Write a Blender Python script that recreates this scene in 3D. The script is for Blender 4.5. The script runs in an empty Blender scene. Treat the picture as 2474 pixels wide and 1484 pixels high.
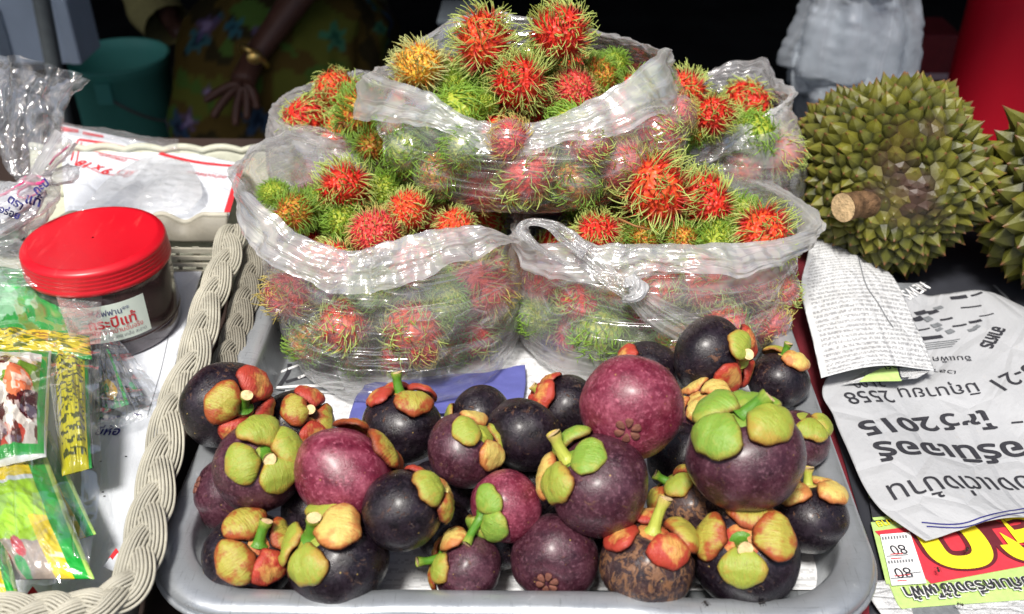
import bpy, bmesh, math, random
import numpy as np
from mathutils import Vector, Matrix, Quaternion
from mathutils.bvhtree import BVHTree
random.seed(7)
R_ = math.radians
scene = bpy.context.scene
COL = scene.collection

# ------------------------------------------------------------------ camera
CAM_H = 0.536            # camera height above the stall table (table top is z = 0)
PITCH, YAW, FPX = R_(34.0), R_(1.3), 2404.0
cam_d = bpy.data.cameras.new('camera')
cam = bpy.data.objects.new('camera', cam_d); COL.objects.link(cam)
cam.location = (0, 0, CAM_H)
cam.rotation_euler = (math.pi/2 - PITCH, 0, YAW)
cam_d.sensor_width = 36; cam_d.lens = 36*FPX/2473
cam_d.clip_start = 0.02; cam_d.clip_end = 60
cam_d.dof.use_dof = True; cam_d.dof.focus_distance = 0.74; cam_d.dof.aperture_fstop = 7.1
scene.camera = cam

# ------------------------------------------------------------------ world, sun, exposure
SUN_EL, SUN_AZ = R_(62), R_(200)      # azimuth clockwise from +Y: the sun stands behind the photographer
world = bpy.data.worlds.new('World'); scene.world = world; world.use_nodes = True
wn = world.node_tree.nodes; wl = world.node_tree.links
wn.clear()
sky = wn.new('ShaderNodeTexSky'); sky.sky_type = 'NISHITA'; sky.sun_disc = False
sky.sun_elevation = SUN_EL; sky.sun_rotation = SUN_AZ; sky.air_density = 1.0; sky.dust_density = 4.0; sky.ozone_density = 0.6
bgn = wn.new('ShaderNodeBackground'); bgn.inputs[1].default_value = 0.057
wo = wn.new('ShaderNodeOutputWorld')
wl.new(sky.outputs[0], bgn.inputs[0]); wl.new(bgn.outputs[0], wo.inputs[0])
sun_d = bpy.data.lights.new('sun', 'SUN'); sun_d.energy = 2.4; sun_d.angle = R_(11); sun_d.color = (1, .965, .91)
sun = bpy.data.objects.new('sun', sun_d); COL.objects.link(sun)
sd = Vector((math.sin(SUN_AZ)*math.cos(SUN_EL), math.cos(SUN_AZ)*math.cos(SUN_EL), math.sin(SUN_EL)))
sun.location = sd*5; sun.rotation_euler = sd.to_track_quat('Z', 'Y').to_euler()
scene.view_settings.view_transform = 'Standard'; scene.view_settings.look = 'None'
scene.view_settings.exposure = 1.0; scene.view_settings.gamma = 1
cy = scene.cycles
cy.use_denoising = True; cy.max_bounces = 8; cy.diffuse_bounces = 3; cy.glossy_bounces = 3
cy.transmission_bounces = 4; cy.transparent_max_bounces = 24; cy.sample_clamp_indirect = 6
cy.caustics_reflective = False; cy.caustics_refractive = False

# ------------------------------------------------------------------ measuring: photo pixel (2473x1484) -> point of the place
CR = cam.rotation_euler.to_matrix(); CO = Vector(cam.location)
def ray(dx, dy): return CR @ Vector(((dx-1236.5)/FPX, -(dy-742)/FPX, -1))
def P(dx, dy, z=0.0):
    r = ray(dx, dy); return CO + r*((z-CO.z)/r.z)
def PY(dx, dy, Y):
    r = ray(dx, dy); return CO + r*(Y/r.y)
def depth_of(p): return -((CR.transposed() @ (Vector(p)-CO)).z)
def pix(p):
    c = CR.transposed() @ (Vector(p)-CO); return (1236.5 - c.x/c.z*FPX, 742 + c.y/c.z*FPX)
def view_frame(dx, dy):
    w = -ray(dx, dy).normalized(); rt = CR @ Vector((1,0,0)); rt = (rt - w*rt.dot(w)).normalized()
    return rt, w.cross(rt), w

# ------------------------------------------------------------------ noise
def _h(ix, iy, iz, s):
    n = (ix.astype(np.int64)*374761393 + iy.astype(np.int64)*668265263 + iz.astype(np.int64)*2147483647 + s*1274126177) & 0xffffffff
    n = ((n ^ (n >> 13))*1274126177) & 0xffffffff
    n = ((n ^ (n >> 16))*2246822519) & 0xffffffff
    return ((n ^ (n >> 15)) & 0xffffff)/float(0xffffff)
def vnoise(p, s=0):
    p = np.asarray(p, float); i = np.floor(p); f = p-i; f = f*f*f*(f*(f*6-15)+10)
    x, y, z = i[...,0], i[...,1], i[...,2]; u, v, w = f[...,0], f[...,1], f[...,2]
    def L(a, b, t): return a+(b-a)*t
    c = [[[_h(x+a, y+b, z+d, s) for d in (0,1)] for b in (0,1)] for a in (0,1)]
    return L(L(L(c[0][0][0],c[1][0][0],u), L(c[0][1][0],c[1][1][0],u), v), L(L(c[0][0][1],c[1][0][1],u), L(c[0][1][1],c[1][1][1],u), v), w)*2-1
def fbm(p, s=0, o=4):
    p = np.asarray(p, float); r = 0; a = 1; t = 0
    for k in range(o): r = r + a*vnoise(p*2**k + 11.3*k, s+k); t += a; a *= .5
    return r/t
def ridge(p, s=0, o=3):
    p = np.asarray(p, float); r = 0; a = 1; t = 0
    for k in range(o): r = r + a*(1-2*np.abs(vnoise(p*2**k + 7.7*k, s+k))); t += a; a *= .5
    return r/t

def crumple(p, s=0, n=5, f=1.0, warp=.35):
    """straight sharp creases in random directions, like handled film or paper"""
    p = np.asarray(p, float); rg = np.random.RandomState(s+77); w = np.stack([vnoise(p*.9+3*k, s+40+k) for k in range(3)], -1)*warp; q = p+w; r = 0; t = 0
    for k in range(n):
        d = rg.normal(size=3); d /= np.linalg.norm(d); a = 1/(1+.45*k); x = (q@d)*f*(1+.55*k)+rg.uniform(0, 9); m = np.clip(.5+1.4*vnoise(p*1.1+k*5, s+60+k), 0, 1)
        r = r + a*m*(np.abs((x % 1)*2-1)*2-1); t += a
    return r/t
# ------------------------------------------------------------------ scene helpers
def set_props(o, label=None, cat=None, group=None, kind=None):
    if label: o['label'] = label
    if cat: o['category'] = cat
    if group: o['group'] = group
    if kind: o['kind'] = kind
    return o
def thing(name, label, cat, loc=(0,0,0), group=None, rot=None):
    o = bpy.data.objects.new(name, None); COL.objects.link(o); o.empty_display_size = .02
    o.location = loc
    if rot is not None: o.rotation_mode = 'QUATERNION'; o.rotation_quaternion = rot
    return set_props(o, label, cat, group)
def mesh(name, verts, faces, mat=None, smooth=True):
    me = bpy.data.meshes.new(name)
    me.from_pydata([tuple(v) for v in verts], [], [tuple(f) for f in faces])
    if mat: me.materials.append(mat)
    if smooth and len(me.polygons): me.polygons.foreach_set('use_smooth', [True]*len(me.polygons))
    me.update(); return me
def link(name, me, parent=None, loc=None, world=False):
    o = bpy.data.objects.new(name, me); COL.objects.link(o)
    if parent is not None:
        o.parent = parent
        if world: o.matrix_parent_inverse = parent_matrix(parent).inverted()
    if loc is not None: o.location = loc
    return o
def parent_matrix(p):
    m = p.matrix_basis.copy()
    return m if p.parent is None else parent_matrix(p.parent) @ p.matrix_parent_inverse @ m
def fattr(me, name, vals):
    a = me.attributes.new(name, 'FLOAT', 'POINT'); a.data.foreach_set('value', np.asarray(vals, dtype=np.float32).ravel())
def cattr(me, name, cols):
    a = me.attributes.new(name, 'FLOAT_COLOR', 'POINT'); c = np.ones((len(cols), 4), np.float32); c[:, :3] = cols
    a.data.foreach_set('color', c.ravel())
def uvset(me, uv):
    l = me.uv_layers.new(name='UVMap'); idx = np.empty(len(me.loops), np.int32); me.loops.foreach_get('vertex_index', idx)
    l.data.foreach_set('uv', np.asarray(uv, np.float32)[idx].ravel())
def grid_faces(nu, nv, closed_u=False, off=0):
    f = []; m = nu if closed_u else nu-1
    for j in range(nv-1):
        for i in range(m):
            a = j*nu+i; b = j*nu+(i+1) % nu
            f.append((a+off, b+off, b+nu+off, a+nu+off))
    return f
class MB:
    def __init__(s): s.v = []; s.f = []
    def add(s, v, f): k = len(s.v); s.v += [tuple(x) for x in v]; s.f += [tuple(i+k for i in q) for q in f]; return s
    def tube(s, pts, rad, n=8, caps=True, flat=None):
        pts = [Vector(p) for p in pts]; m = len(pts); rad = rad if hasattr(rad, '__len__') else [rad]*m
        V = []; prev = None
        for i, p in enumerate(pts):
            t = (pts[min(i+1, m-1)] - pts[max(i-1, 0)]).normalized()
            if prev is None: a = t.orthogonal().normalized()
            else: a = (prev - t*prev.dot(t)).normalized()
            prev = a; b = t.cross(a)
            for k in range(n):
                an = 2*math.pi*k/n; V.append(p + (a*math.cos(an)*(flat or 1) + b*math.sin(an))*rad[i])
        F = grid_faces(n, m, True)
        if caps: F += [tuple(range(n-1, -1, -1)), tuple((m-1)*n+k for k in range(n))]
        return s.add(V, F)
    def lathe(s, prof, n=48, M=None):
        V = [Vector((r*math.cos(2*math.pi*k/n), r*math.sin(2*math.pi*k/n), z)) for r, z in prof for k in range(n)]
        if M: V = [M @ v for v in V]
        return s.add(V, grid_faces(n, len(prof), True))
    def box(s, c, d, M=None):
        V = [Vector((c[0]+sx*d[0]/2, c[1]+sy*d[1]/2, c[2]+sz*d[2]/2)) for sx in (-1,1) for sy in (-1,1) for sz in (-1,1)]
        if M: V = [M @ v for v in V]
        return s.add(V, [(0,1,3,2),(4,6,7,5),(0,4,5,1),(2,3,7,6),(0,2,6,4),(1,5,7,3)])
    def build(s, name, mat, parent=None, smooth=True, world=False):
        return link(name, mesh(name, s.v, s.f, mat, smooth), parent, world=world)
def poly_at(pts, t):
    """piecewise smooth interpolation (Catmull-Rom) of a list of vectors at t in 0..1"""
    n = len(pts)-1; x = min(max(t, 0), .99999)*n; i = int(x); f = x-i
    p0, p1, p2, p3 = pts[max(i-1,0)], pts[i], pts[i+1], pts[min(i+2,n)]
    return .5*((2*p1) + (p2-p0)*f + (2*p0-5*p1+4*p2-p3)*f*f + (3*p1-p0-3*p2+p3)*f*f*f)

# ------------------------------------------------------------------ materials
def lin(c):
    c = np.asarray(c, float); return np.where(c <= .04045, c/12.92, ((c+.055)/1.055)**2.4)
def srgb(h): return tuple(lin([int(h[i:i+2], 16)/255 for i in (0,2,4)]))
class NT:
    def __init__(s, name):
        s.m = bpy.data.materials.new(name); s.m.use_nodes = True; s.t = s.m.node_tree; s.n = s.t.nodes; s.n.clear()
        s.out = s.n.new('ShaderNodeOutputMaterial')
    def N(s, t, **k):
        n = s.n.new('ShaderNode'+t)
        for a, b in k.items():
            if a.startswith('i_'):
                a = a[2:]; a = int(a) if a.isdigit() else a.replace('_', ' ')
                s.put(n.inputs[a], b)
            else: setattr(n, a, b)
        return n
    def put(s, inp, v):
        if isinstance(v, bpy.types.NodeSocket): s.t.links.new(v, inp)
        elif isinstance(v, bpy.types.Node): s.t.links.new(v.outputs[0], inp)
        elif isinstance(v, (tuple, list, np.ndarray)) and len(v) == 3 and inp.type == 'RGBA': inp.default_value = (*[float(x) for x in v], 1)
        else: inp.default_value = v
    def math(s, op, a, b=0.0, c=0.0, clamp=False):
        n = s.n.new('ShaderNodeMath'); n.operation = op; n.use_clamp = clamp
        s.put(n.inputs[0], a); s.put(n.inputs[1], b)
        if op in ('MULTIPLY_ADD', 'SMOOTH_MIN', 'COMPARE'): s.put(n.inputs[2], c)
        return n.outputs[0]
    def mix(s, f, a, b, mode='MIX'):
        n = s.n.new('ShaderNodeMix'); n.data_type = 'RGBA'; n.blend_type = mode
        s.put(n.inputs[0], f); s.put(n.inputs[6], a); s.put(n.inputs[7], b); return n.outputs[2]
    def ramp(s, f, stops, interp='LINEAR'):
        n = s.n.new('ShaderNodeValToRGB'); n.color_ramp.interpolation = interp; e = n.color_ramp.elements
        while len(e) < len(stops): e.new(.5)
        for k, (p, c) in enumerate(stops):
            e[k].position = p; e[k].color = (*(c if hasattr(c, '__len__') else (c, c, c)), 1)
        s.put(n.inputs[0], f); return n.outputs[0]
    def coord(s, kind='Object', scale=(1,1,1), rand=True):
        c = s.n.new('ShaderNodeTexCoord').outputs[kind]
        if rand:
            oi = s.n.new('ShaderNodeObjectInfo'); r = s.math('MULTIPLY', oi.outputs['Random'], 57.0)
            cb = s.n.new('ShaderNodeCombineXYZ'); s.put(cb.inputs[0], r); s.put(cb.inputs[1], r); s.put(cb.inputs[2], r)
            v = s.n.new('ShaderNodeVectorMath'); v.operation = 'ADD'; s.put(v.inputs[0], c); s.put(v.inputs[1], cb.outputs[0]); c = v.outputs[0]
        v = s.n.new('ShaderNodeVectorMath'); v.operation = 'MULTIPLY'; s.put(v.inputs[0], c); v.inputs[1].default_value = scale
        return v.outputs[0]
    def noise(s, vec, scale, detail=4, rough=.55, dist=0.0):
        n = s.N('TexNoise', i_Vector=vec, i_Scale=scale, i_Detail=detail, i_Roughness=rough, i_Distortion=dist); return n.outputs[0]
    def voro(s, vec, scale, feat='F1'):
        n = s.n.new('ShaderNodeTexVoronoi'); n.feature = feat; s.put(n.inputs['Vector'], vec); n.inputs['Scale'].default_value = scale; return n
    def attr(s, name): n = s.n.new('ShaderNodeAttribute'); n.attribute_name = name; return n
    def bump(s, h, strength=.3, dist=.001):
        return s.N('Bump', i_Height=h, i_Strength=strength, i_Distance=dist).outputs[0]
    def bsdf(s, color, rough=.5, normal=None, spec=.5, **k):
        b = s.n.new('ShaderNodeBsdfPrincipled'); s.put(b.inputs['Base Color'], color); s.put(b.inputs['Roughness'], rough)
        b.inputs['Specular IOR Level'].default_value = spec
        if normal is not None: s.put(b.inputs['Normal'], normal)
        for a, v in k.items(): s.put(b.inputs[a.replace('_', ' ')], v)
        return b
    def done(s, sh, disp=None):
        s.put(s.out.inputs[0], sh if isinstance(sh, bpy.types.NodeSocket) else sh.outputs[0]); return s.m
def plain(name, col, rough=.5, spec=.5, var=.12, scale=60, bump=.15, bd=.0005, **k):
    t = NT(name); c = t.coord(); n = t.noise(c, scale, 5)
    f = t.ramp(n, [(.3, tuple(x*(1-var) for x in col)), (.7, tuple(min(1, x*(1+var)) for x in col))])
    return t.done(t.bsdf(f, rough, t.bump(t.noise(c, scale*3, 4), bump, bd), spec, **k))

def mangosteen_skin(name, dark, mid, light, spot, scab=.62, dust=.5):
    t = NT(name); c = t.coord()
    n1 = t.noise(c, 3.0, 6, .62); n2 = t.noise(c, 11, 5, .7); n3 = t.noise(c, 2.2, 3)
    base = t.ramp(n1, [(.32, dark), (.52, mid), (.72, light)])
    sp = t.ramp(n2, [(.54, 0), (.66, 1)])
    base = t.mix(t.math('MULTIPLY', sp, dust), base, tuple(min(1, x*1.9+.035) for x in light))
    vo = t.voro(c, 9.0); dots = t.ramp(vo.outputs['Distance'], [(.05, 1), (.11, 0)])
    dots = t.math('MULTIPLY', dots, t.ramp(n3, [(.5, 0), (.6, 1)]))
    base = t.mix(t.math('MULTIPLY', dots, .75), base, spot)
    blm = t.math('MULTIPLY', t.ramp(t.noise(c, 1.6, 5, .65), [(.45, 0), (.66, 1)]), t.ramp(t.noise(c, 17, 4, .7), [(.40, .1), (.62, 1)]))
    base = t.mix(t.math('MULTIPLY', blm, dust), base, tuple(x*1.5+.014 for x in light))
    lv = t.voro(c, 3.4); base = t.mix(t.ramp(lv.outputs['Distance'], [(.035, .9), (.06, 0)]), base, (.48,.34,.09))
    st = t.coord(scale=(1, 1, .62)); sn = t.noise(st, 5.0, 9, .76, .8)
    sc = t.ramp(sn, [(scab, 0), (scab+.05, 1)])
    base = t.mix(t.math('MULTIPLY', sc, .7), base, spot)
    bp = t.bump(t.math('ADD', t.math('ADD', t.noise(c, 26, 5, .7), t.math('MULTIPLY', n2, 1.5)), t.math('MULTIPLY', sc, .8)), .6, .00045)
    rg = t.ramp(n2, [(.3, .22), (.7, .38)])
    return t.done(t.bsdf(base, rg, bp, .35, Coat_Weight=.30, Coat_Roughness=.26))
M = {}
M['skin_black'] = mangosteen_skin('mangosteen_black', (.004,.0025,.004), (.009,.005,.009), (.022,.013,.021), (.17,.075,.038), .585, .34)
M['skin_plum'] = mangosteen_skin('mangosteen_plum', (.024,.006,.011), (.052,.014,.024), (.10,.036,.052), (.22,.095,.045), .60, .58)
M['skin_magenta'] = mangosteen_skin('mangosteen_magenta', (.085,.006,.018), (.16,.018,.040), (.27,.065,.10), (.42,.16,.06), .64, .6)
M['skin_scabby'] = mangosteen_skin('mangosteen_scabby', (.012,.008,.012), (.030,.016,.018), (.07,.035,.03), (.27,.13,.06), .50, .35)

def sepal_mat(name, mid, edge, blush, bl=.5):
    t = NT(name); c = t.coord(); rho = t.attr('rho').outputs['Fac']
    n = t.noise(c, 3.2, 5, .6); n2 = t.noise(c, 14, 5, .7)
    e = t.ramp(t.math('ADD', rho, t.math('MULTIPLY', t.math('SUBTRACT', n2, .5), .35)), [(.78, 0), (.98, 1)])
    f = t.ramp(t.math('ADD', t.math('MULTIPLY', t.math('SUBTRACT', n, .5), 2.4), rho), [(bl, 0), (bl+.42, 1)])
    base = t.mix(t.math('MULTIPLY', f, .9), mid, blush)
    st = t.noise(t.coord(scale=(1, 6, 1)), 5, 4); base = t.mix(t.ramp(st, [(.5, 0), (.72, .45)]), base, blush)
    base = t.mix(e, base, edge)
    sp = t.ramp(t.voro(c, 12).outputs['Distance'], [(.07, 1), (.13, 0)]); sp = t.math('MULTIPLY', sp, t.ramp(t.noise(c, 4, 2), [(.52, 0), (.58, 1)]))
    base = t.mix(t.math('MULTIPLY', sp, .8), base, (.09, .03, .012))
    inn = t.attr('inner').outputs['Fac']; base = t.mix(t.math('MULTIPLY', inn, t.ramp(n2, [(.3, .95), (.7, .55)])), base, (.36,.03,.018))
    scr = t.noise(t.coord(scale=(1, 3.5, 1)), 7, 7, .75, .8); base = t.mix(t.ramp(scr, [(.60, 0), (.66, .65)]), base, (.16, .065, .022))
    return t.done(t.bsdf(base, t.ramp(n2, [(.3, .32), (.7, .52)]), t.bump(t.math('ADD', n2, t.math('MULTIPLY', st, 1.2)), .6, .0009), .42, Subsurface_Weight=.05, Subsurface_Scale=.004))
G_, Y_, RD, BR_ = (.24,.36,.035), (.62,.44,.07), (.42,.035,.018), (.28,.07,.018)
M['sep_g'] = sepal_mat('sepal_green', (.30,.36,.05), (.24,.08,.02), (.42,.28,.05), .48)
M['sep_b'] = sepal_mat('sepal_green_blushed_red', (.40,.36,.06), (.11,.022,.010), (.34,.045,.018), .34)
M['sep_r'] = sepal_mat('sepal_red', (.58,.30,.08), (.16,.02,.012), (.40,.022,.022), .06)
M['sep_y'] = sepal_mat('sepal_yellow', (.64,.50,.14), (.28,.07,.02), (.50,.17,.05), .38)
M['sep_gi'] = sepal_mat('sepal_leaf_green', (.20,.34,.045), (.20,.12,.03), (.34,.36,.06), .52)
def stem_mat(name, a, b):
    t = NT(name); h = t.attr('rho').outputs['Fac']; c = t.coord(); n = t.noise(c, 5, 4)
    base = t.ramp(t.math('ADD', h, t.math('MULTIPLY', t.math('SUBTRACT', n, .5), .5)), [(.1, a), (.75, a), (1.0, b)])
    st = t.noise(t.coord(scale=(9, 9, 1)), 3, 4)
    base = t.mix(t.ramp(st, [(.5, 0), (.75, .5)]), base, tuple(x*.45 for x in a))
    return t.done(t.bsdf(base, .42, t.bump(st, .6, .0008), .5))
M['stem_g'] = stem_mat('stem_green', (.09,.24,.02), (.28,.36,.05)); M['stem_y'] = stem_mat('stem_yellow', (.42,.46,.07), (.55,.42,.12))
M['stem_b'] = stem_mat('stem_brown', (.10,.035,.015), (.22,.09,.04))
M['cut'] = plain('cut_wood', (.68,.50,.26), .7, .3, .35, 8, .6, .001)
M['cut_brown'] = plain('cut_wood_brown', (.50,.26,.10), .7, .3, .4, 8, .6, .001)
M['rosette'] = plain('rosette_brown', (.17,.065,.045), .7, .3, .3, 9, .5, .001)
M['crease'] = plain('crease_brown', (.26,.09,.045), .7, .3, .3, 9, .5, .001)

def ramb_body(name, a, b):
    t = NT(name); c = t.coord(); v = t.voro(c, 6.5)
    n = t.noise(c, 2.5, 4)
    base = t.ramp(t.math('ADD', v.outputs['Distance'], t.math('MULTIPLY', n, .5)), [(.35, a), (.95, b)])
    return t.done(t.bsdf(base, .45, t.bump(v.outputs['Distance'], .9, .002), .4))
def ramb_hair(name, a, b, c3):
    t = NT(name); h = t.attr('t').outputs['Fac']; r = t.attr('r').outputs['Fac']
    f = t.math('ADD', h, t.math('MULTIPLY', t.math('SUBTRACT', r, .5), .5))
    col = t.ramp(f, [(.02, a), (.26, b), (.52, c3)])
    bs = t.bsdf(col, .42, None, .45)
    tr = t.N('BsdfTranslucent', i_Color=col)
    mx = t.N('MixShader', i_Fac=.25); t.put(mx.inputs[1], bs); t.put(mx.inputs[2], tr)
    return t.done(mx)
GT = (.56, .68, .18)
M['rb_red'] = ramb_body('rambutan_skin_red', (.60,.012,.014), (.72,.05,.02)); M['rh_red'] = ramb_hair('rambutan_hair_red', (.66,.02,.025), (.60,.15,.06), GT)
M['rb_orange'] = ramb_body('rambutan_skin_orange', (.64,.014,.014), (.80,.11,.025)); M['rh_orange'] = ramb_hair('rambutan_hair_orange', (.70,.02,.03), (.70,.16,.08), (.58,.70,.20))
M['rb_yellow'] = ramb_body('rambutan_skin_yellow', (.80,.22,.03), (.90,.55,.06)); M['rh_yellow'] = ramb_hair('rambutan_hair_yellow', (.80,.24,.04), (.80,.60,.16), (.66,.70,.28))
M['rb_pink'] = ramb_body('rambutan_skin_pink', (.60,.020,.035), (.75,.09,.06)); M['rh_pink'] = ramb_hair('rambutan_hair_pink', (.70,.03,.06), (.72,.12,.12), (.62,.52,.15))
M['rb_green'] = ramb_body('rambutan_skin_green', (.22,.36,.03), (.42,.45,.05)); M['rh_green'] = ramb_hair('rambutan_hair_green', (.20,.34,.03), (.28,.44,.05), (.30,.52,.07))
M['rb_mixed'] = ramb_body('rambutan_skin_mixed', (.55,.05,.015), (.50,.32,.04)); M['rh_mixed'] = ramb_hair('rambutan_hair_mixed', (.45,.09,.02), (.30,.40,.05), (.28,.48,.07))

def film_mat(name, base=.05, crease=.33, tint=(.96,.965,.97), rough=.14, sx=1.0, sy=1.0, edge=.30, bd=.0019, haze=.22):
    """thin clear polythene: mostly see-through, whiter where it is folded double or creased, sharp gloss"""
    t = NT(name); uv = t.n.new('ShaderNodeTexCoord').outputs['UV']
    def sc(a, b): v = t.n.new('ShaderNodeVectorMath'); v.operation = 'MULTIPLY'; t.put(v.inputs[0], uv); v.inputs[1].default_value = (a*sx, b*sy, 1); return v.outputs[0]
    n1 = t.noise(sc(4.5, 28), 1.0, 2.0, .5, .7); r1 = t.math('SUBTRACT', 1.0, t.math('MULTIPLY', t.math('ABSOLUTE', t.math('SUBTRACT', n1, .5)), 7.0), clamp=True)
    r1 = t.math('POWER', r1, 3.0)
    n2 = t.noise(sc(13, 12), 1.0, 1.0, .5, 1.0); r2 = t.math('SUBTRACT', 1.0, t.math('MULTIPLY', t.math('ABSOLUTE', t.math('SUBTRACT', n2, .5)), 8.0), clamp=True)
    big = t.noise(sc(7, 9), 1.0, 2, .5)
    mask = t.ramp(big, [(.42, 0), (.6, 1)]); imask = t.math('SUBTRACT', 1.0, mask)
    cr = t.math('ADD', t.math('MULTIPLY', r1, mask), t.math('MULTIPLY', t.math('POWER', r2, 3.0), t.math('MULTIPLY', imask, .7)), clamp=True)
    hgt = t.math('ADD', t.math('ADD', t.math('MULTIPLY', n1, 1.0), t.math('MULTIPLY', n2, .8)), t.math('MULTIPLY', cr, .25))
    nor = t.bump(hgt, 1.0, bd)
    milk = t.attr('milk').outputs['Fac']
    lw = t.N('LayerWeight', i_Blend=.35).outputs['Facing']
    cl = t.ramp(t.noise(sc(13, 17), 1.0, 4, .6), [(.35, 0), (.75, 1)])
    a = t.math('ADD', base, t.math('MULTIPLY', cr, crease*.55))
    a = t.math('ADD', a, t.math('MULTIPLY', t.math('POWER', lw, 2.5), edge))
    a = t.math('ADD', a, milk); a = t.math('ADD', a, t.math('MULTIPLY', t.ramp(t.noise(sc(4,5), 1.0, 3, .5), [(.4, 0), (.65, 1)]), haze), clamp=True)
    a = t.math('MINIMUM', a, .93)
    di = t.N('BsdfDiffuse', i_Color=tint); tr = t.N('BsdfTranslucent', i_Color=tint)
    dm = t.N('MixShader', i_Fac=.5); t.put(dm.inputs[1], di); t.put(dm.inputs[2], tr)
    tp = t.N('BsdfTransparent', i_Color=(.975,.98,.985))
    m1 = t.N('MixShader', i_Fac=a); t.put(m1.inputs[1], tp); t.put(m1.inputs[2], dm)
    gl = t.N('BsdfGlossy', i_Color=(1,1,1), i_Roughness=rough, i_Normal=nor)
    fr = t.N('Fresnel', i_IOR=1.6, i_Normal=nor).outputs[0]
    fr = t.math('MINIMUM', t.math('ADD', t.math('MULTIPLY', fr, .95), t.math('MULTIPLY', cr, .20)), .32)
    m2 = t.N('MixShader', i_Fac=fr); t.put(m2.inputs[1], m1); t.put(m2.inputs[2], gl)
    return t.done(m2)
M['film'] = film_mat('clear_film', haze=.20)
M['film_top'] = film_mat('clear_film_stretched', .04, .48, haze=.16)
M['film_soft'] = film_mat('clear_film_milky', .10, .40, sx=.8, sy=.8, haze=.26)
M['film_crisp'] = film_mat('crisp_cellophane', .015, .30, sx=1.4, sy=.5, rough=.07, edge=.22, bd=.0018, haze=.05)
M['film_white'] = film_mat('white_thin_bag', .62, .4, sx=.8, sy=.5, rough=.3)

def metal_mat():
    t = NT('worn_aluminium'); c = t.coord(rand=False)
    n = t.noise(c, 38, 6, .65); n2 = t.noise(c, 9, 4); sc = t.math('MAXIMUM', t.noise(t.coord(scale=(1, 16, 1), rand=False), 45, 6, .75, .6), t.noise(t.coord(scale=(14, 1, 1), rand=False), 38, 6, .75, .9))
    col = t.ramp(n2, [(.3, (.40,.43,.46)), (.7, (.58,.61,.635))])
    col = t.mix(t.ramp(sc, [(.58, 0), (.70, .7)]), col, (.13,.14,.15)); col = t.mix(t.ramp(t.noise(c, 5, 6, .7), [(.5, 0), (.7, .45)]), col, (.24,.25,.25))
    spk = t.ramp(n, [(.66, 0), (.72, .6)]); col = t.mix(spk, col, (.75,.76,.77))
    return t.done(t.bsdf(col, t.ramp(n, [(.3, .26), (.7, .46)]), t.bump(t.math('ADD', n, sc), .4, .0005), .5, Metallic=.62))
M['metal'] = metal_mat()

def paper_mat(name, base, ink=None, lines=0, words=0, inkcol=(.12,.12,.13), amt=.7, cols=0, ghost=.05, stain=(.80,.74,.6)):
    """paper; lines > 0 prints rows of tiny type across the sheet (too small to read in the photo)"""
    t = NT(name); uv = t.n.new('ShaderNodeTexCoord').outputs['UV']; sep = t.N('SeparateXYZ', i_0=uv)
    n = t.noise(uv, 9, 5); col = t.ramp(n, [(.3, tuple(x*.93 for x in base)), (.7, base)])
    col = t.mix(t.ramp(t.noise(uv, 23, 3), [(.68, 0), (.8, .25)]), col, stain)
    if lines:
        v = t.math('MULTIPLY', sep.outputs[1], float(lines)); row = t.math('FLOOR', v); fr = t.math('FRACT', v)
        rowm = t.math('GREATER_THAN', fr, .42)
        cb = t.N('CombineXYZ'); t.put(cb.inputs[0], t.math('MULTIPLY', sep.outputs[0], float(words))); t.put(cb.inputs[1], t.math('MULTIPLY', row, 3.7)); t.put(cb.inputs[2], t.math('MULTIPLY', t.math('FLOOR', t.math('MULTIPLY', fr, 4.0)), .9))
        w = t.noise(cb.outputs[0], 1.0, 3, .7); w = t.ramp(w, [(.46, 0), (.5, 1)])
        k = t.math('MULTIPLY', rowm, w)
        if cols:
            cf = t.math('FRACT', t.math('MULTIPLY', sep.outputs[0], float(cols))); k = t.math('MULTIPLY', k, t.math('GREATER_THAN', cf, .06))
        col = t.mix(t.math('MULTIPLY', k, amt), col, inkcol)
    g = t.noise(t.coord('UV', scale=(1, 1, 1)), 40, 4)
    col = t.mix(t.ramp(g, [(.55, 0), (.7, ghost)]), col, (.3,.3,.32))
    vd = t.N('TexVoronoi', i_Vector=t.noise and uv, i_Scale=5.0); vd.feature = 'DISTANCE_TO_EDGE'; ve = t.ramp(vd.outputs['Distance'], [(0, 0), (.12, 1)])
    bs = t.bsdf(col, .75, t.bump(t.math('ADD', t.math('MULTIPLY', t.noise(uv, 60, 5), .25), t.math('ADD', ve, t.math('MULTIPLY', t.noise(uv, 7, 5, .7), 1.5))), .7, .0016), .25)
    return t.done(bs)
M['news_white'] = paper_mat('newsprint_white', (.66,.67,.675), 1, 40, 60, amt=.60, cols=1)
M['news_grey'] = paper_mat('newsprint_grey', (.43,.44,.455), ghost=.12, stain=(.5,.42,.3))
M['paper'] = paper_mat('white_paper', (.68,.71,.76))
M['paper_text'] = paper_mat('liner_newsprint', (.72,.73,.74), 1, 46, 70, amt=.28)
M['ink'] = plain('black_ink', (.035,.035,.042), .8, .2, .3, 500, .1)
M['ink_grey'] = plain('grey_ink', (.17,.18,.19), .8, .2, .2, 300, .1)
M['ink_red'] = plain('red_ink', (.62,.035,.045), .7, .2, .15, 300, .1)
M['ink_blue'] = plain('blue_ink', (.03,.03,.17), .7, .2, .15, 300, .1)
M['ink_green'] = plain('green_ink', (.02,.30,.10), .7, .2, .15, 300, .1)
M['lime_ink'] = plain('lime_ink', (.44,.60,.20), .7, .2, .1, 200, .1)
M['flyer_red'] = plain('flyer_red_ink', (.64,.045,.065), .6, .3, .1, 200, .1)
M['flyer_dark'] = plain('flyer_dark_red_ink', (.13,.02,.03), .6, .3, .1, 200, .1)
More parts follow.
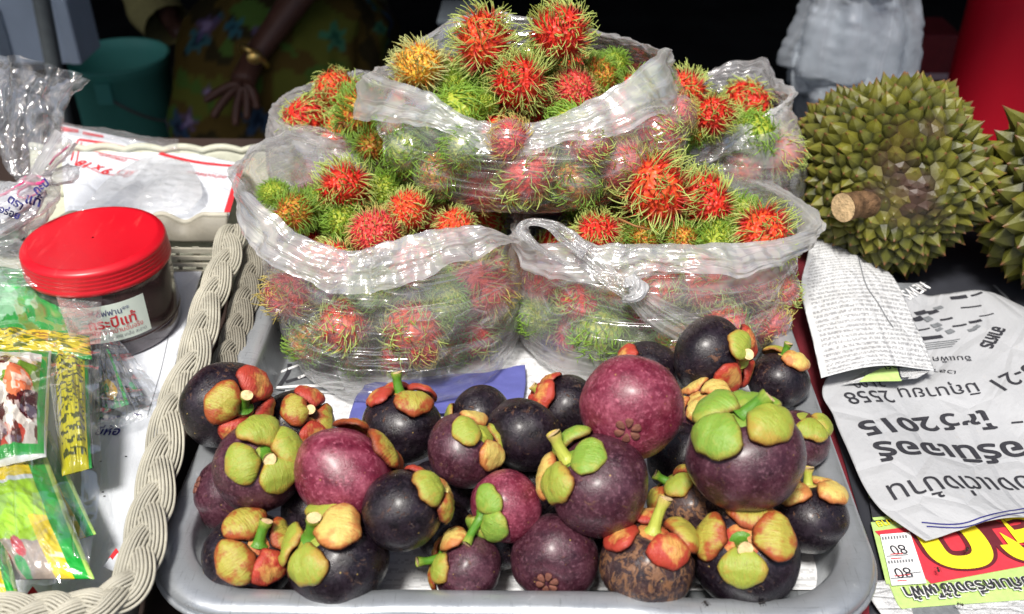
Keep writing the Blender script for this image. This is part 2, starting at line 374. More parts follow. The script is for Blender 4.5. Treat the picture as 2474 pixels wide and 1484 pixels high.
M['flyer_yellow'] = plain('flyer_yellow_ink', (.85,.72,.03), .6, .3, .06, 200, .1)
M['white_ink'] = plain('white_print', (.85,.85,.85), .7, .2, .05, 200, .1)
def vc_mat(name, rough=.25, spec=.5, coat=0.0):
    t = NT(name); c = t.attr('print').outputs['Color']; o = t.coord(rand=False)
    return t.done(t.bsdf(c, rough, t.bump(t.noise(o, 120, 3, .5, 1.0), .5, .002), spec, Coat_Weight=coat, Coat_Roughness=.1))
M['print'] = vc_mat('printed_foil', .22, .6, .4); M['print_cloth'] = vc_mat('printed_cloth', .85, .2)
# ================================================================== THE SETTING
def cloth_grid(x0, x1, y0, y1, z, nx, ny, amp=0, seed=0, sc=6):
    X, Y = np.meshgrid(np.linspace(x0, x1, nx), np.linspace(y0, y1, ny)); p = np.stack([X.ravel(), Y.ravel(), np.zeros(X.size)], 1)
    Z = z + amp*fbm(p*sc, seed, 3); return np.stack([p[:,0], p[:,1], Z], 1), grid_faces(nx, ny)
v, f = cloth_grid(-6, 6, -4, 8, -.72, 40, 40, .01, 3, 1.5)
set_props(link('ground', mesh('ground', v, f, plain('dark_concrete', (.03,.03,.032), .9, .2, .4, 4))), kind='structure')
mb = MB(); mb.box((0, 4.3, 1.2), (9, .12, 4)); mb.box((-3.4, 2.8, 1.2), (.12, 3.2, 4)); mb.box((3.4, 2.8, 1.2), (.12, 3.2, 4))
set_props(mb.build('sky_block_walls', plain('sky_block_wall_dark', (.012,.012,.014), .95, .1, .4, 3), None, False), kind='structure')  # added dark walls that block the sky behind and beside the stall
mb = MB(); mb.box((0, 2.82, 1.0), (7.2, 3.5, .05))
set_props(mb.build('sky_block_canopy', plain('sky_block_canopy_dark', (.02,.02,.023), .9, .1, .3, 3), None, False), kind='structure')  # unseen canopy, added to keep skylight off the background

tb = thing('stall_table', 'low dark stall table carrying the tray of fruit', 'table', (0, .75, 0))
mb = MB(); mb.box((0, 0, -.018), (1.9, .86, .03)); mb.build('tabletop', plain('dark_wood', (.035,.022,.018), .7, .3, .3, 8), tb, False)
for sx in (-.9, .9):
    for sy in (-.38, .38):
        mb = MB(); mb.box((sx, sy, -.375), (.05, .05, .68)); mb.build('leg', bpy.data.materials['dark_wood'], tb, False)
def red_cloth():
    t = NT('dark_red_cloth'); c = t.coord('Object', rand=False); w = t.N('TexWave', i_Vector=c, i_Scale=600.0, i_Distortion=1.5)
    col = t.mix(w.outputs[0], (.13,.012,.02), (.20,.022,.032)); return t.done(t.bsdf(col, .8, t.bump(t.math('ADD', w.outputs[0], t.noise(c, 40, 4)), .4, .001), .3))
v, f = cloth_grid(-.02, .92, .34, 1.12, .0035, 120, 100, .0016, 5, 14)
set_props(link('tablecloth', mesh('tablecloth', v, f, red_cloth())), 'dark red woven cloth spread on the table right of the metal tray', 'tablecloth')

# ================================================================== METAL TRAY
TZ = .048
c00, c10 = P(352, 1452, TZ), P(2140, 1432, TZ)
xl = (P(365,1350,TZ).x + P(612,760,TZ).x)/2 - .002; xr = (P(2112,1350,TZ).x + P(1893,760,TZ).x)/2 + .003
yf, yb = P(1236, 1492, TZ).y, .895
TCX, TCY, TW, TD = (xl+xr)/2, (yf+yb)/2, (xr-xl), (yb-yf)
def rrect(w, d, r, n=14):
    pts = []
    for cx, cy, a0 in ((w/2-r, d/2-r, 0), (-w/2+r, d/2-r, 90), (-w/2+r, -d/2+r, 180), (w/2-r, -d/2+r, 270)):
        for k in range(n): a = R_(a0 + 90*k/(n-1)); pts.append((cx+r*math.cos(a), cy+r*math.sin(a)))
    out = []                                     # subdivide the straight runs
    for i in range(len(pts)):
        a, b = Vector(pts[i]), Vector(pts[(i+1) % len(pts)]); m = max(1, int((b-a).length/.012))
        for k in range(m): out.append(a+(b-a)*k/m)
    return out
tray = thing('metal_tray', 'worn silver metal tray with rolled rim full of mangosteens and rambutan bags', 'tray', (TCX, TCY, 0))
base = rrect(TW, TD, .062); NR = len(base)
prof = [(0, TZ-.009), (.0006, TZ-.0035), (.003, TZ-.0008), (.007, TZ), (.013, TZ-.0002), (.0185, TZ-.0018), (.0200, TZ-.0045), (.0208, TZ-.012), (.0235, .018), (.0255, .0098), (.030, .0065), (.045, .0058)]
def inset(p, d):
    sx = (TW/2-d)/(TW/2); sy = (TD/2-d)/(TD/2); return Vector((p.x*sx, p.y*sy))
V = []
for d, z in prof:
    for p in base:
        q = inset(p, d); zz = z
        w = TCY+q.y
        if q.y < -TD/2+.03 and z > .02:          # the near rim is bent up between two dents
            s = 1/(1+math.exp(-((q.x+TCX)+.095)/.006)) * 1/(1+math.exp(((q.x+TCX)-.078)/.005)); zz += .0035*s
        zz += .0006*math.sin(q.x*31)+.0004*math.sin(q.y*47)
        V.append((q.x, q.y, zz))
k0 = len(V)
F = grid_faces(NR, len(prof), True) + [tuple(range((len(prof)-1)*NR, len(prof)*NR))]
me = mesh('tray_pan', V, F, M['metal']); so = link('tray_pan', me, tray)
md = so.modifiers.new('thick', 'SOLIDIFY'); md.thickness = .0012; md.offset = -1
# rim bead curled under the outer edge
link('rolled_edge', mesh('rolled_edge', *(lambda m: (m.v, m.f))(MB().tube([(p.x, p.y, TZ-.009) for p in base]+[(base[0].x, base[0].y, TZ-.009)], .0022, 8, False)), M['metal']), tray)

# ================================================================== PAPER, DRAPED PRINT
def ruled(A, B, nu=60, nv=60, amp=.0015, seed=1, sc=9, bend=None):
    """sheet between two measured edges A and B (lists of 3D points)"""
    A = [Vector(a) for a in A]; B = [Vector(b) for b in B]; V = []; UV = []
    for j in range(nv):
        a = poly_at(A, j/(nv-1)); b = poly_at(B, j/(nv-1))
        for i in range(nu): u = i/(nu-1); V.append(a.lerp(b, u)); UV.append((u, j/(nv-1)))
    V = np.array([tuple(x) for x in V]); V[:, 2] += amp*.8*fbm(V*sc, seed, 3) + amp*.9*crumple(V*sc*.55, seed+5, 5)
    if bend is not None: V[:, 2] += bend(np.array(UV))
    return V, grid_faces(nu, nv), np.array(UV)
def sheet(name, A, B, mat, label=None, cat=None, group=None, parent=None, thick=.0004, **k):
    V, F, UV = ruled(A, B, **k); me = mesh(name, V, F, mat); uvset(me, UV)
    o = link(name, me, parent); md = o.modifiers.new('thick', 'SOLIDIFY'); md.thickness = thick; md.offset = -1
    if label: set_props(o, label, cat, group)
    o['_d'] = 1; del o['_d']
    return o, BVHTree.FromPolygons([tuple(v) for v in V], F)
def drape(bvh, x, y, eps):
    h = bvh.ray_cast(Vector((x, y, 2)), Vector((0, 0, -1)))
    if h[0] is None:
        n = bvh.find_nearest(Vector((x, y, .03))); return n[0].z + eps
    return h[0].z + eps
_font_cache = {}
def text_mesh(s, bold=0.0, shear=0):
    cu = bpy.data.curves.new('t', 'FONT'); cu.body = s; cu.size = 1; cu.offset = bold; cu.resolution_u = 4; cu.shear = shear
    o = bpy.data.objects.new('t', cu); COL.objects.link(o); dg = bpy.context.evaluated_depsgraph_get(); dg.update()
    me = bpy.data.meshes.new_from_object(o.evaluated_get(dg)); V = np.array([v.co[:] for v in me.vertices]) if len(me.vertices) else np.zeros((0,3))
    F = [tuple(p.vertices) for p in me.polygons]; bpy.data.objects.remove(o); bpy.data.curves.remove(cu); bpy.data.meshes.remove(me)
    return V, F
def lettering(s, p0, p1, bvh, mat, parent, bold=0.0, hs=1.0, eps=.0007, name='lettering', zref=.02, thick=0, flip=False, shear=0):
    """text whose baseline runs from photo point p0 to p1, draped on a sheet"""
    V, F = text_mesh(s, bold, shear)
    if not len(V): return None
    a, b = P(*p0, zref), P(*p1, zref)
    for _ in range(2):
        a = P(*p0, drape(bvh, a.x, a.y, 0)); b = P(*p1, drape(bvh, b.x, b.y, 0))
    d = Vector((b.x-a.x, b.y-a.y)); L = d.length; d.normalize(); n = Vector((-d.y, d.x))
    x0, x1 = V[:,0].min(), V[:,0].max(); k = L/(x1-x0)
    X = a.x + ((V[:,0]-x0)*k)*d.x + V[:,1]*k*hs*n.x; Y = a.y + ((V[:,0]-x0)*k)*d.y + V[:,1]*k*hs*n.y
    W = [(x, y, drape(bvh, x, y, eps)) for x, y in zip(X, Y)]
    return link(name, mesh(name, W, F, mat, False), parent)
def patch(pts, bvh, mat, parent, name='print_area', eps=.0005, n=24, zref=.02):
    """flat printed area: quad of photo points tl,tr,br,bl draped on a sheet"""
    q = [P(*p, zref) for p in pts]
    q = [P(*p, drape(bvh, a.x, a.y, 0)) for p, a in zip(pts, q)]
    V = []
    for j in range(n):
        for i in range(n):
            u, v = i/(n-1), j/(n-1); p = (q[0].lerp(q[1], u)).lerp(q[3].lerp(q[2], u), v); V.append((p.x, p.y, drape(bvh, p.x, p.y, eps)))
    return link(name, mesh(name, V, grid_faces(n, n), mat), parent)
def line_on(pts, bvh, mat, parent, w=.0012, name='printed_line', eps=.0006, zref=.02, m=40):
    q = [P(*p, zref) for p in pts]; q = [P(*p, drape(bvh, a.x, a.y, 0)) for p, a in zip(pts, q)]
    V = []
    for i in range(m):
        p = poly_at(q, i/(m-1)); d = (poly_at(q, min(1, i/(m-1)+.02)) - poly_at(q, max(0, i/(m-1)-.02))); n = Vector((-d.y, d.x, 0)).normalized()*w/2
        for s in (-1, 1): r = p+n*s; V.append((r.x, r.y, drape(bvh, r.x, r.y, eps)))
    return link(name, mesh(name, V, [(2*i, 2*i+1, 2*i+3, 2*i+2) for i in range(m-1)], mat, False), parent)

# --- newsprint lining the tray
A = [(TCX-TW/2+.036, y, .0085+(.010 if y > .8 else 0)) for y in np.linspace(yf+.052, yb-.05, 5)]
B = [(TCX+TW/2-.036, y, .0085+(.006 if y > .8 else 0)) for y in np.linspace(yf+.052, yb-.05, 5)]
A[0] = tuple(P(470, 1428, .009)); B[0] = tuple(P(2040, 1424, .009))
liner, lb = sheet('tray_liner', A, B, M['paper_text'], 'white newsprint lining the bottom of the metal tray under the mangosteens', 'newspaper', nu=90, nv=70, amp=.0007, sc=14)
ph = patch([(690, 868), (800, 868), (835, 945), (660, 942)], lb, M['ink_grey'], liner, 'printed_photo')
for k, (x0, y0, x1, y1) in enumerate([(678,900,760,872),(690,925,830,890),(740,938,832,925),(675,935,700,880),(720,915,760,900),(765,880,800,905),(668,938,830,940)]):
    line_on([(x0,y0), ((x0+x1)/2+8,(y0+y1)/2-5), (x1,y1)], lb, M['ink'] if k % 2 else M['white_ink'], liner, .004 if k % 2 else .003, eps=.0009)
line_on([(640,955), (750,950), (850,958)], lb, M['ink_grey'], liner, .0008)
line_on([(1830,1345), (1900,1332), (1960,1300), (2000,1262)], lb, plain('pale_teal_ink', (.30,.52,.55)), liner, .0014)
line_on([(500,1425), (560,1420), (640,1430)], lb, bpy.data.materials['pale_teal_ink'], liner, .0014)

# --- blue plastic sheet under the front of the bags
bl = plain('blue_plastic_film', (.11,.12,.36), .3, .5, .1, 20, .5, .002)
sheet('blue_sheet', [P(842,1030,.012), P(850,985,.012), P(880,930,.013)], [P(1262,980,.014), P(1270,930,.014), P(1268,885,.015)], bl, 'violet blue plastic sheet under the front of the lower left rambutan bag', 'sheet', nu=110, nv=70, amp=.0065, sc=24, seed=4)

# --- right hand newspapers
stack, sb = sheet('newspaper_underlay', [P(2100,1484,.004), P(2085,1290,.006), P(2050,1150,.006), P(1995,940,.006), P(1985,700,.006), P(1960,560,.006)], [(.62,.36,.006), (.64,.5,.006), (.66,.62,.006), (.68,.75,.006), (.7,.9,.006), (.72,1.0,.006)],
    plain('shadow_dark_newsprint', (.03,.032,.04), .6, .3, .4, 9), 'printed newspaper painted shadow dark, lying under the durians on the right', 'newspaper', nu=60, nv=50, amp=.0008, seed=8)  # near-black colour stands in for the durians' shadow on the paper
line_on([(2400, 690), (2440, 730), (2473, 770)], sb, M['ink_grey'], stack, .003)
line_on([(2300, 740), (2390, 722), (2440, 730)], sb, M['ink_grey'], stack, .002)
lettering('อาหารไทย', (2100,1215), (2150,1235), sb, bpy.data.materials['rosette_brown'], stack, .01, 1, zref=.01)

white2, wb = sheet('white_newspaper', [P(2150,1512,.012), P(2105,1450,.012), P(2090,1405,.012)], [P(2560,1512,.012), P(2545,1440,.012), P(2530,1380,.012)], M['news_white'],
    'white newspaper edge with a thin ruled line under the colourful flyer', 'newspaper', nu=60, nv=30, amp=.0006, seed=2)
line_on([(2210, 1458), (2360, 1440), (2500, 1420)], wb, M['ink_blue'], white2, .0014)
patch([(2200, 1464), (2305, 1462), (2320, 1486), (2206, 1488)], wb, M['ink_grey'], white2, 'print_area')
fly, fb = sheet('sale_flyer', [P(2178,1470,.013), P(2160,1442,.013), P(2120,1330,.012), P(2098,1200,.010), P(2084,1165,.009)], [P(2580,1440,.013), P(2560,1400,.013), P(2540,1300,.011), P(2535,1220,.009), P(2530,1180,.008)], M['lime_ink'],
    'red and lime green sale flyer with big yellow letters half under the grey newspaper', 'flyer', nu=70, nv=60, amp=.0008, seed=12, sc=12)
patch([(2103, 1262), (2560, 1250), (2560, 1395), (2140, 1412)], fb, M['lime_ink'], fly)
patch([(2112, 1285), (2560, 1225), (2560, 1352), (2248, 1412)], fb, M['flyer_red'], fly, eps=.0010)
patch([(2098, 1205), (2300, 1205), (2300, 1262), (2108, 1262)], fb, M['ink'], fly, eps=.0008)
line_on([(2108, 1256), (2160, 1252), (2240, 1250)], fb, M['lime_ink'], fly, .003, eps=.0012)
lettering('งานบาย', (2188,1250), (2112,1264), fb, M['flyer_yellow'], fly, .012, 1.15, eps=.0016)
lettering('ลด', (2508,1232), (2176,1258), fb, M['flyer_dark'], fly, .075, .95, eps=.0018)
lettering('ลด', (2498,1236), (2186,1262), fb, M['flyer_yellow'], fly, .035, .95, eps=.0026)
patch([(2124, 1296), (2196, 1290), (2236, 1414), (2152, 1420)], fb, M['white_ink'], fly, 'price_panel', eps=.0022)
for (a, b, y) in (((2180,1322), (2143,1325), 1), ((2193,1377), (2153,1380), 2)):
    lettering('80', a, b, fb, M['ink'], fly, 0, 1.05, eps=.0028, name='price')
for y in (1303, 1361): 
    for k in range(9): line_on([(2130+(y-1303)*.25+k*7, y-.6*k), (2131+(y-1303)*.25+k*7, y+7-.6*k)], fb, M['ink_grey'], fly, .0011, 'barcode_bar', eps=.0028, m=3)
for (x0, y0, x1, y1, mt) in ((2148,1345,2178,1343,'ink_red'), (2140,1350,2192,1346,'ink_grey'), (2150,1356,2176,1354,'ink_red'), (2158,1398,2196,1394,'ink_red'), (2150,1404,2205,1400,'ink_grey'), (2165,1410,2188,1408,'ink_red'), (2190,1392,2222,1388,'ink_grey')):
    line_on([(x0,y0), ((x0+x1)/2, (y0+y1)/2), (x1,y1)], fb, M[mt], fly, .0008, eps=.0028, m=8)
lettering('พบกับเครื่องใช้ไฟฟ้า', (2512,1396), (2174,1426), fb, M['white_ink'], fly, .05, 1.1, eps=.0024)
lettering('พบกับเครื่องใช้ไฟฟ้า', (2510,1397), (2176,1426), fb, M['ink'], fly, .018, 1.1, eps=.0032)

def b_grey(uv): return .010*np.exp(-((uv[:,0])/.03)**2)*0 + .008*np.sin(uv[:,0]*5+uv[:,1]*4)*np.clip(uv[:,0]*3,0,1) + .003*crumple(np.column_stack([uv*2.2, uv[:,:1]*0]), 8, 4)*np.clip(uv[:,0]*4,0,1)
grey, gb = sheet('grey_newspaper', [P(2236,1306,.020), P(2139,1237,.022), P(2088,1172,.023), P(2046,1085,.025), P(2014,1005,.026), P(1990,925,.028), P(2090,800,.030), P(2168,688,.030)],
    [P(2640,1215,.022), P(2620,1150,.024), P(2600,1060,.026), P(2580,960,.028), P(2560,880,.026), P(2540,800,.020), P(2440,728,.014)], M['news_grey'],
    'big grey newspaper page printed with upside down headlines right of the tray', 'newspaper', nu=100, nv=90, amp=.0048, seed=21, sc=9, bend=b_grey)
for s, a, b, mt, bo, hs in (
    ('ของแต่งบ้าน', (2520,1142), (2138,1176), 'ink', .0, .95), ('เฟอร์นิเจอร์', (2560,1042), (2102,1072), 'ink', .022, .78),
    ('โชว์', (2386,990), (2260,1004), 'ink', .022, .78), ('2015', (2243,1009), (2065,1024), 'ink', .022, .66), ('–', (2468,1010), (2440,1012), 'ink', .02, 1),
    ('13-21', (2500,872), (2388,922), 'ink', .0, .9), ('มิถุนายน', (2354,926), (2165,940), 'ink', .0, .95), ('2558', (2142,946), (2033,952), 'ink', .0, .95),
    ('21.00', (2127,918), (2054,922), 'ink', .0, .95), ('อิมแพ็ค', (2342,862), (2251,864), 'ink', .0, 1.0), ('เวลา', (2308,898), (2256,893), 'ink', .0, .8)):
    lettering(s, a, b, gb, M[mt], grey, bo, hs, eps=.0010, zref=.025)
line_on([(2226, 1262), (2340, 1258), (2480, 1228)], gb, M['ink_blue'], grey, .0010); line_on([(2238, 1272), (2350, 1266), (2480, 1238)], gb, M['ink_blue'], grey, .0010)
patch([(2160,690), (2236,682), (2220,700), (2172,726)], gb, M['ink_grey'], grey)
lettering('NEWS', (2222,684), (2172,708), gb, M['white_ink'], grey, .01, 1, eps=.0012)
rr = random.Random(5)
for (x, y, w) in ((2210,760,26),(2240,758,24),(2205,775,22),(2232,775,16),(2255,748,20),(2250,790,20),(2215,800,30),(2260,800,14),(2285,805,16),(2215,820,60),(2295,722,40),(2320,745,50),(2340,780,30),(2345,715,26),(2338,800,18),(2352,793,12),(2365,765,34),(2300,790,34),(2270,775,30)):
    line_on([(x, y), (x+w*.5, y-2), (x+w, y-6)], gb, M['ink' if w > 20 else 'ink_grey'], grey, rr.uniform(.0012, .006), eps=.0009, m=6, name='printed_mark')
lettering('อาหาร', (2400,790), (2365,838), gb, M['ink'], grey, .03, 1.3, eps=.0010)
for k in range(7): line_on([(2190+k*4, 850-k*3), (2240+k*4, 846-k*3), (2300+k*3, 838-k*3)][:3], gb, M['ink_grey'], grey, .0008, eps=.0009, m=12) if k % 2 == 0 else None

def b_fold(uv): return .008*np.sin(uv[:,0]*math.pi) * (1-uv[:,1]*.4)
fold, ob = sheet('folded_newspaper', [P(1982,918,.040), P(1958,800,.042), P(1936,690,.045), P(1950,620,.050), P(1962,555,.045)],
    [P(2258,893,.034), P(2215,790,.036), P(2168,680,.036), P(2110,620,.036), P(2070,578,.034)], M['news_white'],
    'folded white newspaper page of small type leaning beside the durian', 'newspaper', nu=80, nv=70, amp=.0055, seed=31, sc=10, bend=b_fold)
line_on([(2060,590), (2085,680), (2120,745), (2155,800)], ob, M['ink_grey'], fold, .0012)
und, ub = sheet('newspaper_flap', [P(2030,928,.030), P(2120,900,.033), P(2170,885,.034)], [P(2215,915,.030), P(2240,900,.032), P(2262,885,.033)], M['news_white'],
    'small white newspaper flap with a lime green strip under the folded page', 'newspaper', nu=40, nv=30, amp=.001, seed=36)
patch([(2090,908), (2158,880), (2180,914), (2075,920)], ub, M['lime_ink'], und, eps=.0012)
lettering('สวย', (2176,878), (2130,886), ub, M['ink'], und, .01, 1, eps=.002)
line_on([(2166,880), (2176,906), (2196,908)], ub, M['ink'], und, .0012, eps=.002)

# ================================================================== MANGOSTEENS
def body_mesh(seed, mat, squash=.9, tall=1.0):
    nu, nv = 56, 40; V = []
    for j in range(nv):
        th = math.pi*(j+.0)/(nv-1)
        for i in range(nu):
            ph = 2*math.pi*i/nu; V.append((math.sin(th)*math.cos(ph), math.sin(th)*math.sin(ph), math.cos(th)))
    V = np.array(V); r = 1 + .055*fbm(V*1.2, seed, 2) + .010*fbm(V*4, seed+3, 2)
    W = V*r[:, None]; rad = np.hypot(V[:,0], V[:,1]); W[:,2] *= squash*tall; W[:,0] *= 1.03-.012*(seed % 5); W += V*(.006*crumple(V*2.2, seed, 5))[:, None]
    W[:,2] -= np.where(V[:,2] > 0, .07, -.035)*np.exp(-(rad/.28)**2)
    ang = np.arctan2(V[:,1], V[:,0]); W[:,:2] *= (1+.008*np.cos(ang*6+seed))[:,None]
    return mesh('body', W, grid_faces(nu, nv, True), M[mat])
def sepal_mesh(seed, mat, concave=False):
    rg = np.random.RandomState(seed); n, m = 28, 10; V = []; rho = []
    s = .40*rg.uniform(.92, 1.1); wide = rg.uniform(1.08, 1.32); pm = rg.uniform(1.45, 1.75); h = rg.uniform(.52, .72)
    ph0 = rg.uniform(0, 6, 3)
    for side in (0, 1):
        k = 1 if side == 0 else .84
        for j in range(m):
            q = j/(m-1)
            for i in range(n):
                a = 2*math.pi*i/n
                rag = 1+.05*math.sin(3*a+ph0[0])+.04*math.sin(7*a+ph0[1])*q
                ps = q*pm*rag; x = s*k*math.sin(ps)*math.cos(a)*1.0*rag; y = s*k*math.sin(ps)*math.sin(a)*wide
                if math.cos(a) < 0: y *= 1-.35*abs(math.cos(a))*q
                z = s*k*h*math.cos(ps)*(1)
                z += .03*math.sin(a*2+ph0[2])*q
                if concave: z = s*.50*(1-math.cos(ps))+.075+(.025 if side == 0 else 0)
                else: z -= .10*math.exp(-((y/(.16*s*2.5))**2))*(q if math.cos(a) < 0 else 0)*.8
                dz = .035*float(fbm(np.array([[x*6, y*6, seed*1.7]]), seed, 2)[0]); z += dz; x *= 1+dz*1.5
                V.append((x, y, z)); rho.append(q if side == 0 else (q*.6+.2 if not concave else q))
    F = grid_faces(n, m, True) + [tuple(reversed(f)) for f in grid_faces(n, m, True, n*m)]
    F += [((m-1)*n+i, (m-1)*n+(i+1) % n, n*m+(m-1)*n+(i+1) % n, n*m+(m-1)*n+i) for i in range(n)]
    tau = .56 if not concave else .12; d = .53; W = []
    for x, y, z in V:
        x2 = x*math.cos(tau)+z*math.sin(tau); z2 = -x*math.sin(tau)+z*math.cos(tau); W.append((x2+d, y, z2+.765))
    me = mesh('sepal', W, F, M[mat]); fattr(me, 'rho', rho); fattr(me, 'inner', ([.0]*(n*m)+[.6]*(n*m)) if not concave else ([.9]*(n*m)+[0.]*(n*m))); return me
def stem_mesh(mat, L, bend, seed):
    rg = random.Random(seed); pts = []; rad = []; rho = []; n = 12
    for i in range(9):
        t = i/8; pts.append((bend*L*t*t*.5, rg.uniform(-.006, .006), .80+L*t)); rad.append(.148*(1-.25*math.sin(t*math.pi*.8))+(.02 if t > .85 else 0)+(.07*(1-t*8) if t < .125 else 0))
        rho += [t]*n
    mb = MB().tube(pts, rad, n, False); me = mesh('stem', mb.v, mb.f, M[mat]); fattr(me, 'rho', rho)
    c = Vector(pts[-1]); r = rad[-1]*.98; Vc = [c+Vector((0,0,.004))]+[c+Vector((r*math.cos(a)*k, r*math.sin(a)*k, .006*(1-k)-.002)) for k in (.55, 1) for a in np.linspace(0, 2*math.pi, n, endpoint=False)]
    Fc = [(0, 1+i, 1+(i+1) % n) for i in range(n)] + [(1+i, 1+n+i, 1+n+(i+1) % n, 1+(i+1) % n) for i in range(n)]
    return me, mesh('cut_end', Vc, Fc, M['cut'])
def lobe_mesh():
    V = []; n = 10
    out = [(.05, 0), (.10, .035), (.17, .062), (.225, .055), (.245, .02), (.245, -.02), (.225, -.055), (.17, -.062), (.10, -.035)]
    for z, k in ((0, 1), (.035, .95), (.045, .6)): V += [(.15+(x-.15)*k, y*k, z) for x, y in out]
    m = len(out); F = grid_faces(m, 3, True)+[tuple(2*m+i for i in range(m))]
    return mesh('stigma_lobe', V, F, M['rosette'])
BODY, SEP, STEM = {}, {}, {}
LOBE = None
def mangosteen(dx, dy, rpx, z, skin, calyx, label, sep='gggg', spin=45, stem='g', L=.5, bend=.3, concave='', pole='front', squash=.9, stemdir=None, rosette=None, roll=0, back=False):
    """dx,dy,rpx as measured in the photo; z = height of the centre above the table; calyx = where its crown sits in the photo"""
    global LOBE
    c = P(dx, dy, z); R = 1.05*rpx*depth_of(c)/FPX; rt, up, w = view_frame(dx, dy)
    ox, oy = (calyx[0]-dx)/(.86*rpx), -(calyx[1]-dy)/(.86*rpx); q = math.hypot(ox, oy)
    if q > .98: ox, oy, q = ox/q*.98, oy/q*.98, .98
    oz = math.sqrt(1-q*q)*(-1 if back else 1)
    ax = (rt*ox+up*oy+w*oz).normalized()
    t1 = rt - ax*rt.dot(ax)
    if t1.length < .2: t1 = up - ax*up.dot(ax)
    t1.normalize(); t2 = ax.cross(t1)
    rot = Matrix((t1, t2, ax)).transposed().to_quaternion()
    rg = random.Random(int(dx*7+dy)); sd = rg.randint(0, 5)
    T = thing('mangosteen', label, 'mangosteen', c, 'mangosteens in the metal tray', rot)
    kb = (skin, sd, squash)
    if kb not in BODY: BODY[kb] = body_mesh(sd, skin, squash)
    b = link('body', BODY[kb], T); b.scale = (R,)*3
    fl = -1 if pole == 'bottom' else 1              # 'bottom': the crown point given is really the blossom end
    if pole != 'bottom':
        for k, ch in enumerate(sep):
            if ch == '-': continue
            mt = {'g':'sep_g', 'b':'sep_b', 'r':'sep_r', 'y':'sep_y', 'G':'sep_gi'}[ch]; cc = False
            vs = rg.randint(0, 3); ks = (mt, vs, cc)
            if ks not in SEP: SEP[ks] = sepal_mesh(vs*13+3, mt, cc)
            o = link('sepal', SEP[ks], T); s = R*rg.uniform(.92, 1.08)
            o.scale = (s, s, R*rg.uniform(.92, 1.05)*(squash/.9)); o.rotation_euler = (rg.uniform(-.12,.12), rg.uniform(-.10,.10), R_(spin+90*k)+rg.uniform(-.12,.12))
        dm = MB().lathe([(.001, .86), (.16, .855), (.30, .825), (.36, .79)], 16)
        if 'disc'+sep[0] not in SEP:
            me = mesh('calyx_disc', dm.v, dm.f, M[{'g':'sep_g','G':'sep_gi','b':'sep_r','r':'sep_r','y':'sep_y','-':'sep_b'}[sep[0]]]); fattr(me, 'rho', [.3]*len(dm.v)); SEP['disc'+sep[0]] = me
        o = link('calyx_disc', SEP['disc'+sep[0]], T); o.scale = (R, R, R*squash/.9)
        if stem:
            kk = (stem, L, bend, sd)
            if kk not in STEM: STEM[kk] = stem_mesh('stem_'+stem, L, bend, sd)
            so = link('stem', STEM[kk][0], T); so.scale = (R,)*3
            if stemdir:
                pole_p = c+ax*R*.8; pp = pix(pole_p); k = depth_of(pole_p)/FPX
                vx, vy = (stemdir[0]-pp[0])*k/(L*R), -(stemdir[1]-pp[1])*k/(L*R); qq = math.hypot(vx, vy)
                if qq > .97: vx, vy, qq = vx/qq*.97, vy/qq*.97, .97
                wd = (rt*vx+up*vy+w*math.sqrt(1-qq*qq)).normalized(); ld = rot.inverted() @ wd
                rq = Vector((0,0,1)).rotation_difference(ld); so.rotation_mode = 'QUATERNION'; so.rotation_quaternion = rq
                off = Vector((0,0,.78*R)); so.location = off - (rq @ Vector((0,0,.78*R)))
            ce = link('cut_end', STEM[kk][1], so)
    else:
        if LOBE is None: LOBE = lobe_mesh()
        n = rosette or 6
        for k in range(n):
            o = link('stigma_lobe', LOBE, T); o.scale = (R*1.05, R*1.25, R); o.location = (0, 0, R*(.855*squash/.9)); o.rotation_euler = (0, .14, R_(spin)+2*math.pi*k/n)
    return T, c, R
L1, L2, L3 = .043, .084, .118
